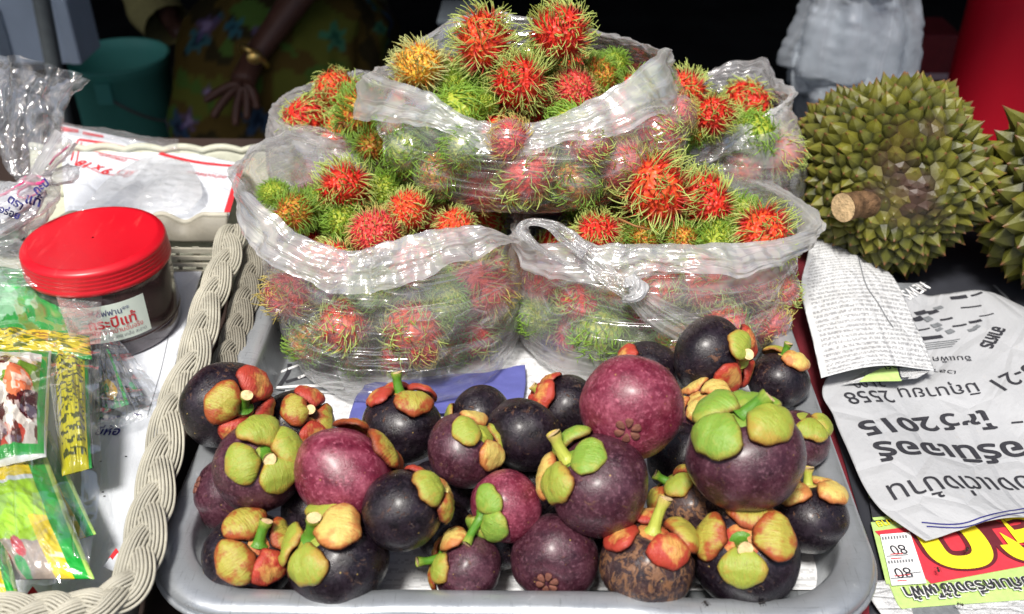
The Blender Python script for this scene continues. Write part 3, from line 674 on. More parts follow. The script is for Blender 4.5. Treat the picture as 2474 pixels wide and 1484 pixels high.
MG = [
 (545,978,102,.080,'skin_black',(588,985),'large black mangosteen with red and yellow crown, back left corner beside the wicker rim',dict(sep='brrr',spin=160,stem='g',L=.42,stemdir=(588,958))),
 (712,1028,82,.046,'skin_black',(748,1000),'black mangosteen with brown dried stem, second from the left in the back row',dict(sep='brbr',spin=10,stem='b',L=.35,stemdir=(745,990))),
 (622,1130,104,.082,'skin_plum',(640,1100),'plum mangosteen with four apple green sepals and stem facing the viewer, left side of tray',dict(sep='gggg',spin=30,stem='g',L=.35,stemdir=(645,1108))),
 (548,1192,84,.042,'skin_plum',(478,1172),'dull plum mangosteen low at the left tray wall beneath the apple green crowned one',dict(pole='bottom',spin=10)),
 (828,1152,119,.082,'skin_magenta',(915,1060),'big crimson mangosteen with its crown turned away, left of centre',dict(sep='bbbb',spin=20,stem=None,back=True)),
 (971,1032,94,.066,'skin_black',(966,942),'upright black mangosteen with orange crown and green stem before the lower left bag',dict(sep='rbrr',spin=200,stem='g',L=.55,stemdir=(944,888))),
 (972,1232,92,.085,'skin_black',(1058,1165),'small oval blue black mangosteen with a curved brown crease, near the centre',dict(sep='yrgb',spin=60,stem='y',L=.5,stemdir=(1112,1185),squash=1.02)),
 (602,1345,104,.043,'skin_black',(622,1318),'black mangosteen with reddish brown crown in the front left corner',dict(sep='brbb',spin=210,stem='g',L=.55,stemdir=(630,1262))),
 (820,1350,122,.052,'skin_black',(752,1300),'biggest black mangosteen of the front row, pale green crown on its left shoulder',dict(sep='gggy',spin=70,stem='g',L=.5,stemdir=(745,1255))),
 (1122,1088,88,.082,'skin_plum',(1168,1048),'dark plum mangosteen whose short stem points left, centre of the second row',dict(sep='gygy',spin=20,stem='y',L=.45,stemdir=(1128,1075))),
 (1268,1052,92,.082,'skin_black',(1330,950),'smooth dark purple mangosteen right of the one with the stem pointing left',dict(sep='----',stem=None,back=True)),
 (1160,1005,76,.050,'skin_black',(1090,960),'brownish black mangosteen half hidden behind the centre pair',dict(sep='g---',spin=190,stem=None,back=True)),
 (1364,985,76,.066,'skin_black',(1292,945),'scratched black mangosteen with a small scarlet crown in the back row',dict(sep='rrrr',spin=30,stem='y',L=.4,stemdir=(1278,932))),
 (1562,905,80,.050,'skin_black',(1472,882),'black mangosteen with one glossy cherry red sepal behind the crimson one on top',dict(sep='r-r-',spin=180,stem=None)),
 (1524,984,122,.118,'skin_magenta',(1516,1036),'big crimson mangosteen on top of the heap showing a flower shaped scar',dict(pole='bottom',spin=20,rosette=6)),
 (1447,1172,121,.088,'skin_plum',(1372,1118),'large plum mangosteen with yellow green stem pointing up left, centre right',dict(sep='GygG',spin=70,stem='y',L=.62,stemdir=(1322,1045))),
 (1222,1222,84,.070,'skin_magenta',(1166,1242),'reddish mangosteen with leaf green crown and long green stem, front centre',dict(sep='G-GG',spin=70,stem='g',L=.95,stemdir=(1118,1308))),
 (1132,1372,84,.044,'skin_plum',(1062,1345),'dusky mangosteen with stem cut pointing left at the near rim',dict(sep='ybgy',spin=90,stem='g',L=.7,stemdir=(995,1368))),
 (1342,1352,104,.045,'skin_plum',(1322,1404),'plum mangosteen showing a pale brown flower shaped scar at the near rim',dict(pole='bottom',spin=80,rosette=6)),
 (1565,1366,112,.050,'skin_scabby',(1580,1288),'mangosteen with rusty scabs and a pink crown with upright yellow stem, front right',dict(sep='rrbr',spin=200,stem='y',L=.75,stemdir=(1597,1205))),
 (1662,1225,84,.046,'skin_scabby',(1622,1165),'brown scabbed mangosteen with blotchy green crown between two big plum ones',dict(sep='bgbg',spin=20,stem='g',L=.5,stemdir=(1578,1150))),
 (1716,862,92,.080,'skin_black',(1788,872),'dark mangosteen with round red and yellow crown against the lower right bag',dict(sep='rgrr',spin=30,stem='y',L=.5,stemdir=(1800,860))),
 (1880,920,72,.060,'skin_black',(1898,852),'small dark mangosteen with yellow green sepal at the right tray wall, back',dict(sep='y-g-',spin=300,stem='g',L=.45,stemdir=(1902,815))),
 (1716,1010,82,.060,'skin_plum',(1682,962),'mangosteen hidden except for its orange yellow crown behind the biggest plum one',dict(sep='yyyy',spin=100,stem=None)),
 (1798,1100,134,.108,'skin_plum',(1795,1008),'biggest plum mangosteen on the right, wide lime green crown and stem on top',dict(sep='GgGG',spin=235,stem='g',L=.55,stemdir=(1850,945))),
 (1926,1062,74,.062,'skin_plum',(1948,1010),'reddish mangosteen squeezed between the biggest plum one and the right tray wall',dict(sep='gg--',spin=280,stem='b',L=.55,stemdir=(2005,1048))),
 (1955,1250,88,.046,'skin_black',(1958,1150),'black mangosteen with creamy yellow crown at the right tray wall',dict(sep='yyyy',spin=240,stem='y',L=.5,stemdir=(1945,1085))),
 (1806,1342,124,.052,'skin_black',(1792,1308),'black mangosteen in the front right corner with a four lobed crown facing the viewer',dict(sep='bbbg',spin=355,stem='g',L=.3,stemdir=(1792,1325))),
]
for dx, dy, r, z, lab in ((765,1235,82,.040,'black mangosteen deep in the shade under the crimson left one'), (902,1120,76,.040,'shaded black mangosteen under the upright orange crowned one'), (1062,1190,78,.040,'shaded mangosteen filling the dark gap in the middle of the heap'),
    (1385,1285,80,.040,'shaded dark mangosteen between the two scarred ones at the near rim'), (1650,1110,84,.042,'shaded dark mangosteen behind the brown scabbed one'), (1400,1060,78,.042,'shaded mangosteen beneath the big crimson one on top'),
    (1240,1140,74,.036,'dark mangosteen buried under the centre pair'), (1700,1340,66,.036,'dark mangosteen wedged low between the rusty one and the front right corner one'), (1200,1310,66,.036,'dark mangosteen low behind the long green stem'), (1072,1278,70,.036,'dark mangosteen low between the oval one and the green crowned one'), (1300,1170,76,.036,'dark mangosteen low between the centre pair and the pointing stem')):
    MG.append((dx, dy, r, z, 'skin_black', (dx+10, dy-20), lab, dict(sep='----', stem=None, back=True)))
MINFO = []
for dx, dy, r, z, sk, cal, lab, kw in MG:
    T, c, R = mangosteen(dx, dy, r, z, sk, cal, lab, **kw); MINFO.append((round(R, 4), dx, dy, c))
print('MANGO R', [(m[0], m[1], m[2], round(MINFO[i][3].z-m[0], 3)) for i, m in enumerate(MINFO)])
for i, a in enumerate(MINFO):
    for b in MINFO[i+1:]:
        d = (a[3]-b[3]).length - (a[0]+b[0])*.93
        if d < -.008: print('overlap', a[1:3], b[1:3], round(d, 4))
# ================================================================== RAMBUTANS
def hair_mesh(seed, mat, n=330, L=.62, lie=.35, curl=.5, rad=.028, gap=None):
    """soft spines of a rambutan of unit radius, curved and tangled"""
    rg = np.random.RandomState(seed); k = np.arange(n)+.5
    ph = np.arccos(1-2*k/n); th = math.pi*(1+5**.5)*k
    D = np.stack([np.cos(th)*np.sin(ph), np.sin(th)*np.sin(ph), np.cos(ph)], 1); D += rg.normal(0, .07, D.shape); D /= np.linalg.norm(D, axis=1)[:, None]
    base = D*np.array([.86, .86, 1.0]); N = D/np.array([.86, .86, 1.0]); N /= np.linalg.norm(N, axis=1)[:, None]
    fld = np.stack([fbm(D*1.6, seed+9, 2), fbm(D*1.6+5, seed+10, 2), fbm(D*1.6+9, seed+12, 2)], 1)*2.2 + rg.normal(0, .28, D.shape)
    T = fld*1.0 - N*(fld*N).sum(1)[:, None]; T /= np.linalg.norm(T, axis=1)[:, None]+1e-6
    Ln = L*rg.uniform(.72, 1.2, n); cu = curl*rg.uniform(.3, 1.9, n); li = lie*rg.uniform(.2, 1.8, n)
    S = 6; V = np.zeros((n, S, 3, 3)); tt = np.zeros((n, S, 3)); r1 = rg.uniform(0, 1, n)
    C = base.copy(); dirv = N+T*li[:, None]; dirv /= np.linalg.norm(dirv, axis=1)[:, None]
    B2 = np.cross(N, T)
    for s in range(S):
        f = s/(S-1); w = rad*(1-.62*f)*(1.35 if s == 0 else 1)
        u = np.cross(dirv, B2); u /= np.linalg.norm(u, axis=1)[:, None]+1e-6; v = np.cross(dirv, u)
        for a in range(3):
            an = 2*math.pi*a/3; V[:, s, a] = C+(u*math.cos(an)+v*math.sin(an))*w
        tt[:, s, :] = f
        C = C+dirv*(Ln/(S-1))[:, None]; dirv = dirv+(T*1.0 - N*.25)*(cu*.38*(.5+f))[:, None]; dirv /= np.linalg.norm(dirv, axis=1)[:, None]
    V = V.reshape(-1, 3); base_i = np.arange(n)*S*3; F = []
    for s in range(S-1):
        for a in range(3): F.append(np.stack([base_i+s*3+a, base_i+s*3+(a+1) % 3, base_i+(s+1)*3+(a+1) % 3, base_i+(s+1)*3+a], 1))
    F = np.concatenate(F)
    me = mesh('hairs', V, F.tolist(), M[mat]); fattr(me, 't', tt); fattr(me, 'r', np.repeat(r1, S*3)); return me
def rbody_mesh(seed, mat):
    nu, nv = 32, 22; V = []
    for j in range(nv):
        th = math.pi*j/(nv-1)
        for i in range(nu): ph = 2*math.pi*i/nu; V.append((math.sin(th)*math.cos(ph)*.86, math.sin(th)*math.sin(ph)*.86, math.cos(th)))
    V = np.array(V); V *= (1+.035*ridge(V*4.5, seed, 2))[:, None]
    return mesh('body', V, grid_faces(nu, nv, True), M[mat])
RB, RH = {}, {}
def rambutan(pos, r, kind, label, style='free', group='rambutans in the plastic bags', seed=None, axis=None):
    rg = random.Random(seed if seed is not None else int(pos[0]*9173+pos[1]*7001+pos[2]*3001) & 0xffff)
    v = rg.randint(0, 1)
    q = Quaternion((rg.gauss(0,1), rg.gauss(0,1), rg.gauss(0,1), rg.gauss(0,1))).normalized()
    if axis is not None: q = Vector((0,0,1)).rotation_difference(axis) @ Quaternion((0,0,1), rg.uniform(0, 6.28))
    T = thing('rambutan', label, 'rambutan', pos, group, q)
    if kind not in RB: RB[kind] = rbody_mesh(3, 'rb_'+kind)
    hk = (kind, style, v)
    if hk not in RH:
        if style == 'free': RH[hk] = hair_mesh(v*31+5, 'rh_'+kind, 400, .62, .45, .50, .033)
        elif style == 'long': RH[hk] = hair_mesh(v*31+8, 'rh_'+kind, 380, .76, .48, .50, .031)
        elif style == 'short': RH[hk] = hair_mesh(v*31+11, 'rh_'+kind, 430, .42, .4, .5, .030)
        else: RH[hk] = hair_mesh(v*31+17, 'rh_'+kind, 330, .60, 1.2, 1.0, .034)
    b = link('body', RB[kind], T); b.scale = (r,)*3
    h = link('hairs', RH[hk], T); h.scale = (r,)*3; h['kind'] = 'stuff'
    return T
# ================================================================== BAGS
def loop_interp(pts, cx, cy, n):
    """closed ring of 3D points -> n points evenly spaced in angle about (cx, cy)"""
    A = np.array([[math.atan2(p[1]-cy, p[0]-cx), p[0], p[1], p[2]] for p in pts]); A = A[np.argsort(A[:, 0])]
    E = np.vstack([A[-1:]-[[2*math.pi, 0, 0, 0]], A, A[:1]+[[2*math.pi, 0, 0, 0]]])
    th = np.linspace(-math.pi, math.pi, n, endpoint=False)
    out = np.stack([np.interp(th, E[:, 0], E[:, k]) for k in (1, 2, 3)], 1)
    k = np.array([1, 2, 3, 2, 1.])/9
    o2 = sum(np.roll(out, s, 0)*w for s, w in zip((-2, -1, 0, 1, 2), k)); return th, o2
def bag(label, body, rim, fold, fruits, film='film', n=260, amp=.0022, seed=1, power=2.3, group='clear plastic bags of rambutans', milk=(.0, .10, .27), pleat=.0006, extra=None):
    """body: rings (z, cx, cy, rx, ry); rim / fold: closed loops of 3D points; the film lies on the fruits inside"""
    cx, cy = np.mean([b[1] for b in body]), np.mean([b[2] for b in body])
    th = np.linspace(-math.pi, math.pi, n, endpoint=False)
    ct, st = np.cos(th), np.sin(th); rr_ = (np.abs(ct)**power+np.abs(st)**power)**(-1/power)
    bz = np.array(body); NB = 84; rings = []; mk = []; V_ = []
    bp = [Vector((b[0], b[1], b[2])) for b in body]; bq = [Vector((b[3], b[4], 0)) for b in body]
    for j in range(NB):
        t = j/(NB-1); a = poly_at(bp, t); q = poly_at(bq, t)
        rings.append(np.stack([a.y+q.x*ct*rr_, a.z+q.y*st*rr_, np.full(n, a.x)], 1)); mk.append(milk[0])
    _, R1 = loop_interp(rim, cx, cy, n); last = rings[-1]; pre = rings[-1]-rings[-5]
    NN = 26
    for j in range(1, NN+1):
        t = j/NN; h = last*(1-t)+R1*t; bulge = 4*t*(1-t)
        rings.append(h + pre*bulge*.22); mk.append(milk[0]+(milk[1]-milk[0])*t)
    rim_j = len(rings)-1
    if fold is not None:
        _, R2 = loop_interp(fold, cx, cy, n)
        NF = 24
        for j in range(1, NF+1):
            t = j/NF; h = R1*(1-t)+R2*t; o = h[:, :2]-np.array([cx, cy]); o /= np.linalg.norm(o, axis=1)[:, None]+1e-9
            h = h.copy(); h[:, :2] += o*(.0032*math.sin(math.pi*t**.7)+.0010); rings.append(h); mk.append(milk[2])
    V = np.concatenate(rings); m = len(rings)
    u = np.tile(np.arange(n)/n, m); v = np.repeat(np.arange(m)/(m-1), n); jj = np.repeat(np.arange(m), n)
    # creases: long shallow folds running round the bag plus crumpled facets and pleats toward the rim
    C = np.stack([np.cos(u*2*math.pi), np.sin(u*2*math.pi)], 1)
    p1 = np.column_stack([C*2.2, v*16]); p2 = np.column_stack([C*5, v*9]); p3 = np.column_stack([C*12, v*3])
    d = amp*(.55*ridge(p1, seed, 3)+.8*fbm(p2, seed+4, 3)+1.5*crumple(np.column_stack([C*2.6, v*7]), seed+50, 6)+.6*crumple(np.column_stack([C*4, v*10]), seed+51, 4)) + pleat*np.clip((jj-NB*.6)/(NB*.4), 0, 1.5)*ridge(p3, seed+8, 2)*2
    d += amp*1.2*np.clip((jj-rim_j+10)/20, 0, 1)*fbm(np.column_stack([C*7, v*14]), seed+13, 2)
    o = V[:, :2]-np.array([cx, cy]); ln = np.linalg.norm(o, axis=1)[:, None]; o = o/(ln+1e-6)
    V[:, :2] += o*d[:, None]; V[:, 2] += d*.35
    V[:, 2] += np.clip((jj-rim_j+6)/6, 0, 1)*.0022*fbm(np.column_stack([C*9, v*3]), seed+21, 2)
    tf = np.clip((jj-rim_j)/24., 0, 1); V[:, 2] += tf*.007*fbm(np.column_stack([C*3.2, v*0]), seed+31, 3)+np.clip((jj-NB)/26., 0, 1)*.0030*crumple(np.column_stack([C*1.8, v*6]), seed+70, 4)
    lipn = np.clip((jj-rim_j+4)/8., 0, 1)*(.0022*ridge(np.column_stack([C*1.1, v*15]), seed+90, 2)+.0036*crumple(np.column_stack([C*2.0, v*7]), seed+91, 4)); V[:, :2] += o*lipn[:, None]
    # film rests on the fruit
    for c, r in fruits:
        w = V-np.array(c); dist = np.linalg.norm(w, axis=1); rad = r*1.12
        near = (dist < rad) & (jj < NB+8); V[near] += w[near]/dist[near][:, None]*(rad-dist[near])[:, None]
    V[:, 2] = np.maximum(V[:, 2], body[0][0]-.002)
    VV = V.tolist(); b0 = len(VV); VV.append([body[0][1], body[0][2], body[0][0]])
    F = grid_faces(n, m, True)+[(b0, (i+1) % n, i) for i in range(n)]
    T = thing('rambutan_bag', label, 'plastic bag', (cx, cy, body[0][0]), group)
    F1 = [f for f in F if max(x for x in f if x != b0) <= (rim_j+1)*n-1]; F2 = [f for f in F if f not in set(F1)] if False else F[rim_j*n:len(F)-n]
    F1 = F[:rim_j*n]+F[-n:]
    def part(name, FF):
        used = sorted({i for f in FF for i in f}); mp = {a: k for k, a in enumerate(used)}
        L = np.array([VV[i] for i in used])-np.array([cx, cy, body[0][0]])
        me = mesh(name, L, [tuple(mp[i] for i in f) for f in FF], M[film])
        uv = [(u[i] if i < b0 else 0, v[i] if i < b0 else 0) for i in used]; uvset(me, uv)
        fattr(me, 'milk', [mk[int(jj[i])] if i < b0 else 0 for i in used]); return link(name, me, T)
    part('bag_film', F1)
    if fold is not None: part('folded_lip', F2)
    return T
def ray_ell(dx, dy, c, rad, k=1.0):
    r = ray(dx, dy); a = Vector([r[i]/(rad[i]*k) for i in range(3)]); o = Vector([(CO[i]-c[i])/(rad[i]*k) for i in range(3)])
    A, B, Cc = a.dot(a), 2*a.dot(o), o.dot(o)-1.12; D = B*B-4*A*Cc
    if D < 0: t = -B/(2*A)
    else: t = (-B-math.sqrt(D))/(2*A)
    return CO+r*t
CN = dict(red='red', orange='orange', mixed='mottled', pink='pinkish', green='green')
def inlabel(kind, dx, dy, c, rad, label):
    q = pix(c); k = FPX/depth_of(c); fx = (dx-q[0])/(rad[0]*k); fy = (dy-q[1])/(rad[2]*k*1.3)
    a = ['far left end', 'left half', 'middle', 'right half', 'far right end'][min(4, max(0, int((fx+1)*2.5)))]; b = ['upper', 'central', 'lower'][min(2, max(0, int((fy+1)*1.5)))]
    return '%s %s, %s %s' % (CN[kind], label.replace('seen through the film of the', 'inside the film of the'), b, a)
def place_inside(lst, c, rad, label, kinds_style='pressed'):
    out = []
    for dx, dy, rpx, kind in lst:
        p0 = ray_ell(dx, dy, c, rad, 1.0); r = rpx*depth_of(p0)/FPX; r = min(max(r*1.12, .017), .027)
        p = ray_ell(dx, dy, c, rad, 1.0); p = p + ray(dx, dy).normalized()*(r*1.12)
        e_ = sum(abs((p[i]-c[i])/(rad[i]-r*.75))**3.2 for i in range(3))**(1/3.2)
        if e_ > 1: p = Vector([c[i]+(p[i]-c[i])/e_ for i in range(3)])
        p.z = max(p.z, c[2]-rad[2]+r*.9)
        rambutan(p, r, kind, inlabel(kind, dx, dy, c, rad, label), kinds_style); out.append((p, r))
    return out
def fill(c, rad, have, label, n, r=.0222, seed=3, zmax=None):
    rg = random.Random(seed); out = list(have); tries = 0; made = 0; kinds = ['red', 'orange', 'pink', 'red', 'green', 'red', 'green']; n = int(n*3.6)
    while made < n and tries < 4000:
        tries += 1; d = Vector((rg.uniform(-1,1), rg.uniform(-1,1), rg.uniform(-1,1)))
        if sum(abs(q)**3.2 for q in d) > 1: continue
        p = Vector((c[0]+d.x*(rad[0]-r), c[1]+d.y*(rad[1]-r), c[2]+d.z*(rad[2]-r)))
        if zmax and p.z > zmax: continue
        if all((p-q).length > (r+s)*.74 for q, s in out):
            kd = rg.choice(kinds); rambutan(p, r, kd, inlabel(kd, *pix(p), c, rad, label) if 'film' in label else CN[kd]+' '+label+', '+('upper' if d.z > .3 else 'lower' if d.z < -.3 else 'middle')+(' left' if d.x < -.3 else ' right' if d.x > .3 else ' centre'), 'pressed'); out.append((p, r)); made += 1
    return out
def top_fruit(lst):
    out = []
    for dx, dy, rpx, z, kind, style, label in lst:
        p = P(dx, dy, z); r = rpx*depth_of(p)/FPX; rambutan(p, r, kind, label, style); out.append((p, r))
    return out

M['film_handle'] = film_mat('gathered_film', .12, .5, sx=3, sy=.8, haze=.25, bd=.0015)
# ---- lower left bag
cB1 = P(930, 700, .075); cB1 = Vector((P(925, 760, .07).x+.004, .754, .067)); eB1 = (.107, .112, .060)
t1 = top_fruit([
 (832,455,58,.142,'red','long','deep red rambutan with long green hairs on top of the lower left bag'),
 (662,468,34,.140,'green','short','small all green rambutan at the far left corner of the lower left bag'),
 (712,512,46,.132,'mixed','free','orange green rambutan at the left lip of the lower left bag'),
 (985,508,50,.136,'orange','short','orange red short haired rambutan in the middle of the lower left bag'),
 (905,562,56,.128,'pink','short','pinkish red rambutan right at the front lip of the lower left bag'),
 (1098,552,48,.126,'orange','short','red rambutan under the overhang of the top bag, lower left bag'),
 (830,536,46,.120,'green','free','green haired rambutan in front of the deep red one, lower left bag'),
 (768,500,42,.124,'green','free','green haired rambutan left of the deep red one, lower left bag'),
 (930,462,44,.130,'green','free','green rambutan behind the orange red one, lower left bag')])
LB1 = 'rambutan seen through the film of the lower left bag'
i1 = place_inside([(1000,795,66,'orange'),(1015,830,44,'pink'),(830,785,58,'orange'),(905,700,50,'green'),(1165,700,62,'pink'),(1195,862,60,'red'),(690,715,54,'pink'),(1080,730,44,'green'),(745,830,46,'mixed'),(960,905,44,'red'),(1090,880,50,'mixed'),(850,880,46,'mixed'),(1225,770,42,'mixed'),(800,640,50,'orange'),(1000,640,50,'red')], cB1, eB1, LB1)
f1 = fill(cB1, eB1, t1+i1, LB1, 8, seed=4, zmax=.11)
bx, by = cB1.x, cB1.y
rim1 = [PY(572,415,.745), PY(592,455,.715), PY(640,500,.695), PY(720,562,.682), PY(800,592,.676), PY(850,606,.674), PY(885,598,.674), PY(940,580,.674), PY(1010,562,.676), PY(1080,548,.680), PY(1150,540,.69), PY(1215,566,.705), PY(1245,575,.725),
        PY(1235,520,.79), PY(1150,470,.835), PY(1040,430,.855), PY(940,372,.86), PY(860,345,.865), PY(780,330,.865), PY(700,318,.86), PY(645,345,.835), PY(600,375,.80)]
fold1 = [PY(575,455,.735), PY(590,545,.695), PY(625,615,.672), PY(690,660,.658), PY(780,690,.650), PY(860,694,.648), PY(950,690,.648), PY(1030,664,.650), PY(1110,632,.660), PY(1190,600,.675), PY(1250,590,.70),
         PY(1245,545,.80), PY(1150,500,.85), PY(1040,450,.87), PY(940,400,.88), PY(860,375,.885), PY(780,360,.885), PY(700,345,.875), PY(640,370,.845), PY(595,400,.80)]
bag('clear bag of rambutans with a wide milky folded lip, lower left of the pile', [(.011,bx+.010,by-.018,.030,.030),(.012,bx+.008,by-.020,.088,.100),(.030,bx+.006,by-.010,.106,.116),(.062,bx+.003,by,.114,.114),(.095,bx,by,.113,.108),(.118,bx-.002,by,.107,.096)], rim1, fold1, f1, 'film', seed=2)

# ---- lower right bag
cB2 = Vector((P(1600, 760, .07).x-.003, .764, .067)); eB2 = (.120, .112, .060)
t2 = top_fruit([
 (1585,462,76,.152,'orange','long','largest rambutan, orange red with long pale green hairs, on the lower right bag'),
 (1702,482,62,.142,'red','free','crimson rambutan close behind the largest one, lower right bag'),
 (1440,566,48,.126,'red','free','red rambutan at the left lip of the lower right bag'),
 (1842,572,64,.124,'orange','long','half hidden orange red rambutan with upright green hairs, right end of the lower right bag'),
 (1560,572,44,.118,'mixed','free','brownish rambutan in the shade under the largest one, lower right bag'),
 (1730,575,46,.118,'green','free','green haired rambutan under the crimson one, lower right bag'),
 (1640,582,44,.116,'mixed','free','mottled rambutan just inside the lip, middle of the lower right bag'),
 (1790,520,44,.120,'green','free','green haired rambutan between the crimson and the half hidden one')])
mb = MB().tube([P(1492,528,.150), P(1530,545,.149), P(1572,556,.146)], [.0012,.0009,.0006], 6); tw = mb.build('twig', plain('dry_twig', (.30,.13,.04), .7)); set_props(tw, 'thin dry brown twig lying under the largest rambutan', 'twig')
LB2 = 'rambutan seen through the film of the lower right bag'
i2 = place_inside([(1320,672,54,'pink'),(1315,838,60,'pink'),(1450,800,60,'green'),(1480,690,52,'mixed'),(1585,690,56,'orange'),(1700,680,56,'orange'),(1820,680,56,'pink'),(1530,860,50,'green'),(1640,840,54,'mixed'),(1880,700,44,'orange'),(1400,730,42,'red'),(1750,790,52,'orange'),(1300,760,44,'green'),(1860,780,46,'pink'),(1420,900,50,'mixed'),(1655,900,48,'mixed')], cB2, eB2, LB2)
f2 = fill(cB2, eB2, t2+i2, LB2, 9, seed=9, zmax=.10)
bx, by = cB2.x, cB2.y
rim2 = [PY(1252,560,.72), PY(1290,592,.695), PY(1350,585,.69), PY(1400,580,.688), PY(1440,592,.686), PY(1490,590,.684), PY(1560,586,.682), PY(1640,586,.682), PY(1720,588,.684), PY(1800,586,.688), PY(1890,578,.698), PY(1945,560,.715), PY(1968,545,.745),
        PY(1955,515,.775), PY(1900,470,.82), PY(1840,440,.845), PY(1790,420,.86), PY(1700,420,.87), PY(1600,430,.875), PY(1500,450,.87), PY(1400,480,.85), PY(1320,510,.82), PY(1262,535,.77)]
fold2 = [PY(1246,590,.72), PY(1275,640,.688), PY(1330,668,.675), PY(1400,680,.668), PY(1470,686,.664), PY(1560,668,.664), PY(1640,662,.664), PY(1720,668,.664), PY(1800,668,.668), PY(1880,650,.682), PY(1945,610,.70), PY(1972,560,.745),
         PY(1960,535,.79), PY(1905,490,.84), PY(1840,460,.865), PY(1790,445,.88), PY(1700,445,.89), PY(1600,450,.895), PY(1500,470,.89), PY(1400,500,.87), PY(1320,530,.84), PY(1255,555,.785)]
TB2 = bag('clear bag of rambutans with a twisted handle across its front, lower right of the pile', [(.011,bx-.004,by-.010,.030,.030),(.012,bx-.008,by-.010,.100,.096),(.030,bx-.006,by-.004,.118,.110),(.062,bx-.003,by,.124,.114),(.095,bx+.002,by,.122,.104),(.118,bx+.004,by,.116,.094)], rim2, fold2, f2, 'film_soft', seed=5, milk=(.0,.10,.22))
def strap(name, pts, wid, parent, mat, seed=1, n=90, m=26, milk=.30, flat=.45, pleat=.2, cr=.22):
    """crumpled gathered film, a flattened pleated tube along measured points"""
    V = []; UV = []; prev = None
    for j in range(n):
        t = j/(n-1); c = poly_at(pts, t); tn = (poly_at(pts, min(1, t+.01))-poly_at(pts, max(0, t-.01))).normalized()
        a = Vector((0, 0, 1)).cross(tn); a = a.normalized() if a.length > .1 else Vector((1,0,0)); b = tn.cross(a)
        w = wid[0]+(wid[-1]-wid[0])*t if len(wid) == 2 else np.interp(t, np.linspace(0, 1, len(wid)), wid)
        for i in range(m):
            an = 2*math.pi*i/m; pl = 1+pleat*.8*math.sin(an*9+seed+t*3)+pleat*1.1*float(fbm(np.array([[math.cos(an)*2, math.sin(an)*2, t*5]]), seed, 2)[0])
            V.append(c+(a*math.cos(an)+b*math.sin(an)*flat)*w*pl); UV.append((t*.3, i/m))
    V = np.array([tuple(p) for p in V]); cc_ = V.reshape(n, m, 3).mean(1).repeat(m, 0); dd_ = V-cc_; dd_ /= np.linalg.norm(dd_, axis=1)[:, None]+1e-9; ww_ = np.interp(np.arange(n).repeat(m)/(n-1), np.linspace(0, 1, len(wid)), wid)
    V = V+dd_*(cr*ww_*crumple(V*38, seed+17, 6))[:, None]
    me = mesh(name, V, grid_faces(m, n, True), M[mat]); uvset(me, UV); fattr(me, 'milk', [milk]*len(V)); o = link(name, me, parent, world=parent is not None); return o
strap('handle_loop', [PY(1375,640,.676), PY(1300,598,.680), PY(1262,560,.688), PY(1280,536,.692), PY(1335,545,.688), PY(1385,580,.676), PY(1420,606,.670)], [.003,.0035,.0048,.0042,.0055,.008,.009], TB2, 'film_handle', 3, n=90, m=54, milk=-.1, flat=.30, pleat=.45)
def ribbon(name, A, B, parent, mat, milk, seed, amp=.003, nu=46, nv=110):
    V, F, UV = ruled(A, B, nu, nv, 0, seed); u = UV[:, 0]; v = UV[:, 1]
    d = amp*(1.2*ridge(np.column_stack([u*5, v*1.6, u*0]), seed, 2)+1.0*crumple(np.column_stack([u*3, v*3, u*0]), seed+3, 5)); V[:, 1] -= d; V[:, 2] += d*.4
    me = mesh(name, V, F, M[mat]); uvset(me, np.column_stack([v*.5, u*.25])); fattr(me, 'milk', milk*(.5+.5*np.abs(u*2-1)**2)); return link(name, me, parent, world=True)
ribbon('handle_fold', [PY(1392,560,.682), PY(1420,590,.674), PY(1490,655,.662), PY(1545,690,.652), PY(1640,742,.648), PY(1760,800,.652), PY(1830,818,.660)],
    [PY(1372,628,.680), PY(1410,650,.670), PY(1465,694,.656), PY(1512,728,.648), PY(1570,790,.642), PY(1660,838,.644), PY(1740,850,.652)], TB2, 'film_handle', .02, 6)
strap('handle_knot', [PY(1520,668,.656), PY(1535,690,.650), PY(1528,715,.648), PY(1508,722,.652)], [.004,.007,.007,.003], TB2, 'film_handle', 8, m=40, pleat=.4)
if 0: strap('handle_tip', [PY(1790,455,.80), PY(1782,425,.803), PY(1790,398,.806), PY(1800,385,.808)], [.010,.007,.006,.007], TB2, 'film_soft', 9, milk=.35)

# ---- top bag
cB3 = Vector((P(1290, 430, .17).x, .840, .178)); eB3 = (.138, .108, .062)
t3 = top_fruit([
 (1010,158,54,.226,'yellow','free','yellow rambutan with pale hairs at the left corner of the top bag'),
 (1168,100,64,.246,'orange','long','orange red rambutan with green hairs at the back of the top bag'),
 (1352,78,66,.258,'red','free','highest rambutan of the pile, orange red, standing against the dark'),
 (1252,202,60,.222,'red','long','bright scarlet rambutan front centre of the top bag'),
 (1388,218,50,.212,'pink','short','crimson rambutan resting on the right lip of the top bag'),
 (1448,182,42,.214,'mixed','free','small orange green rambutan behind the crimson one, top bag'),
 (1172,250,30,.206,'green','short','tiny unripe green rambutan at the front lip of the top bag'),
 (1098,208,44,.206,'green','long','green haired rambutan between the yellow and the scarlet ones, top bag'),
 (1180,185,46,.212,'green','long','green haired rambutan in the gap behind the scarlet one, top bag'),
 (1310,165,46,.212,'green','long','green haired rambutan below the highest one, top bag'),
 (1056,175,36,.216,'pink','free','small red rambutan tucked behind the yellow one, top bag'),
 (1480,160,34,.216,'green','free','green rambutan at the right corner of the top bag')])
LB3 = 'rambutan seen through the film of the top bag'
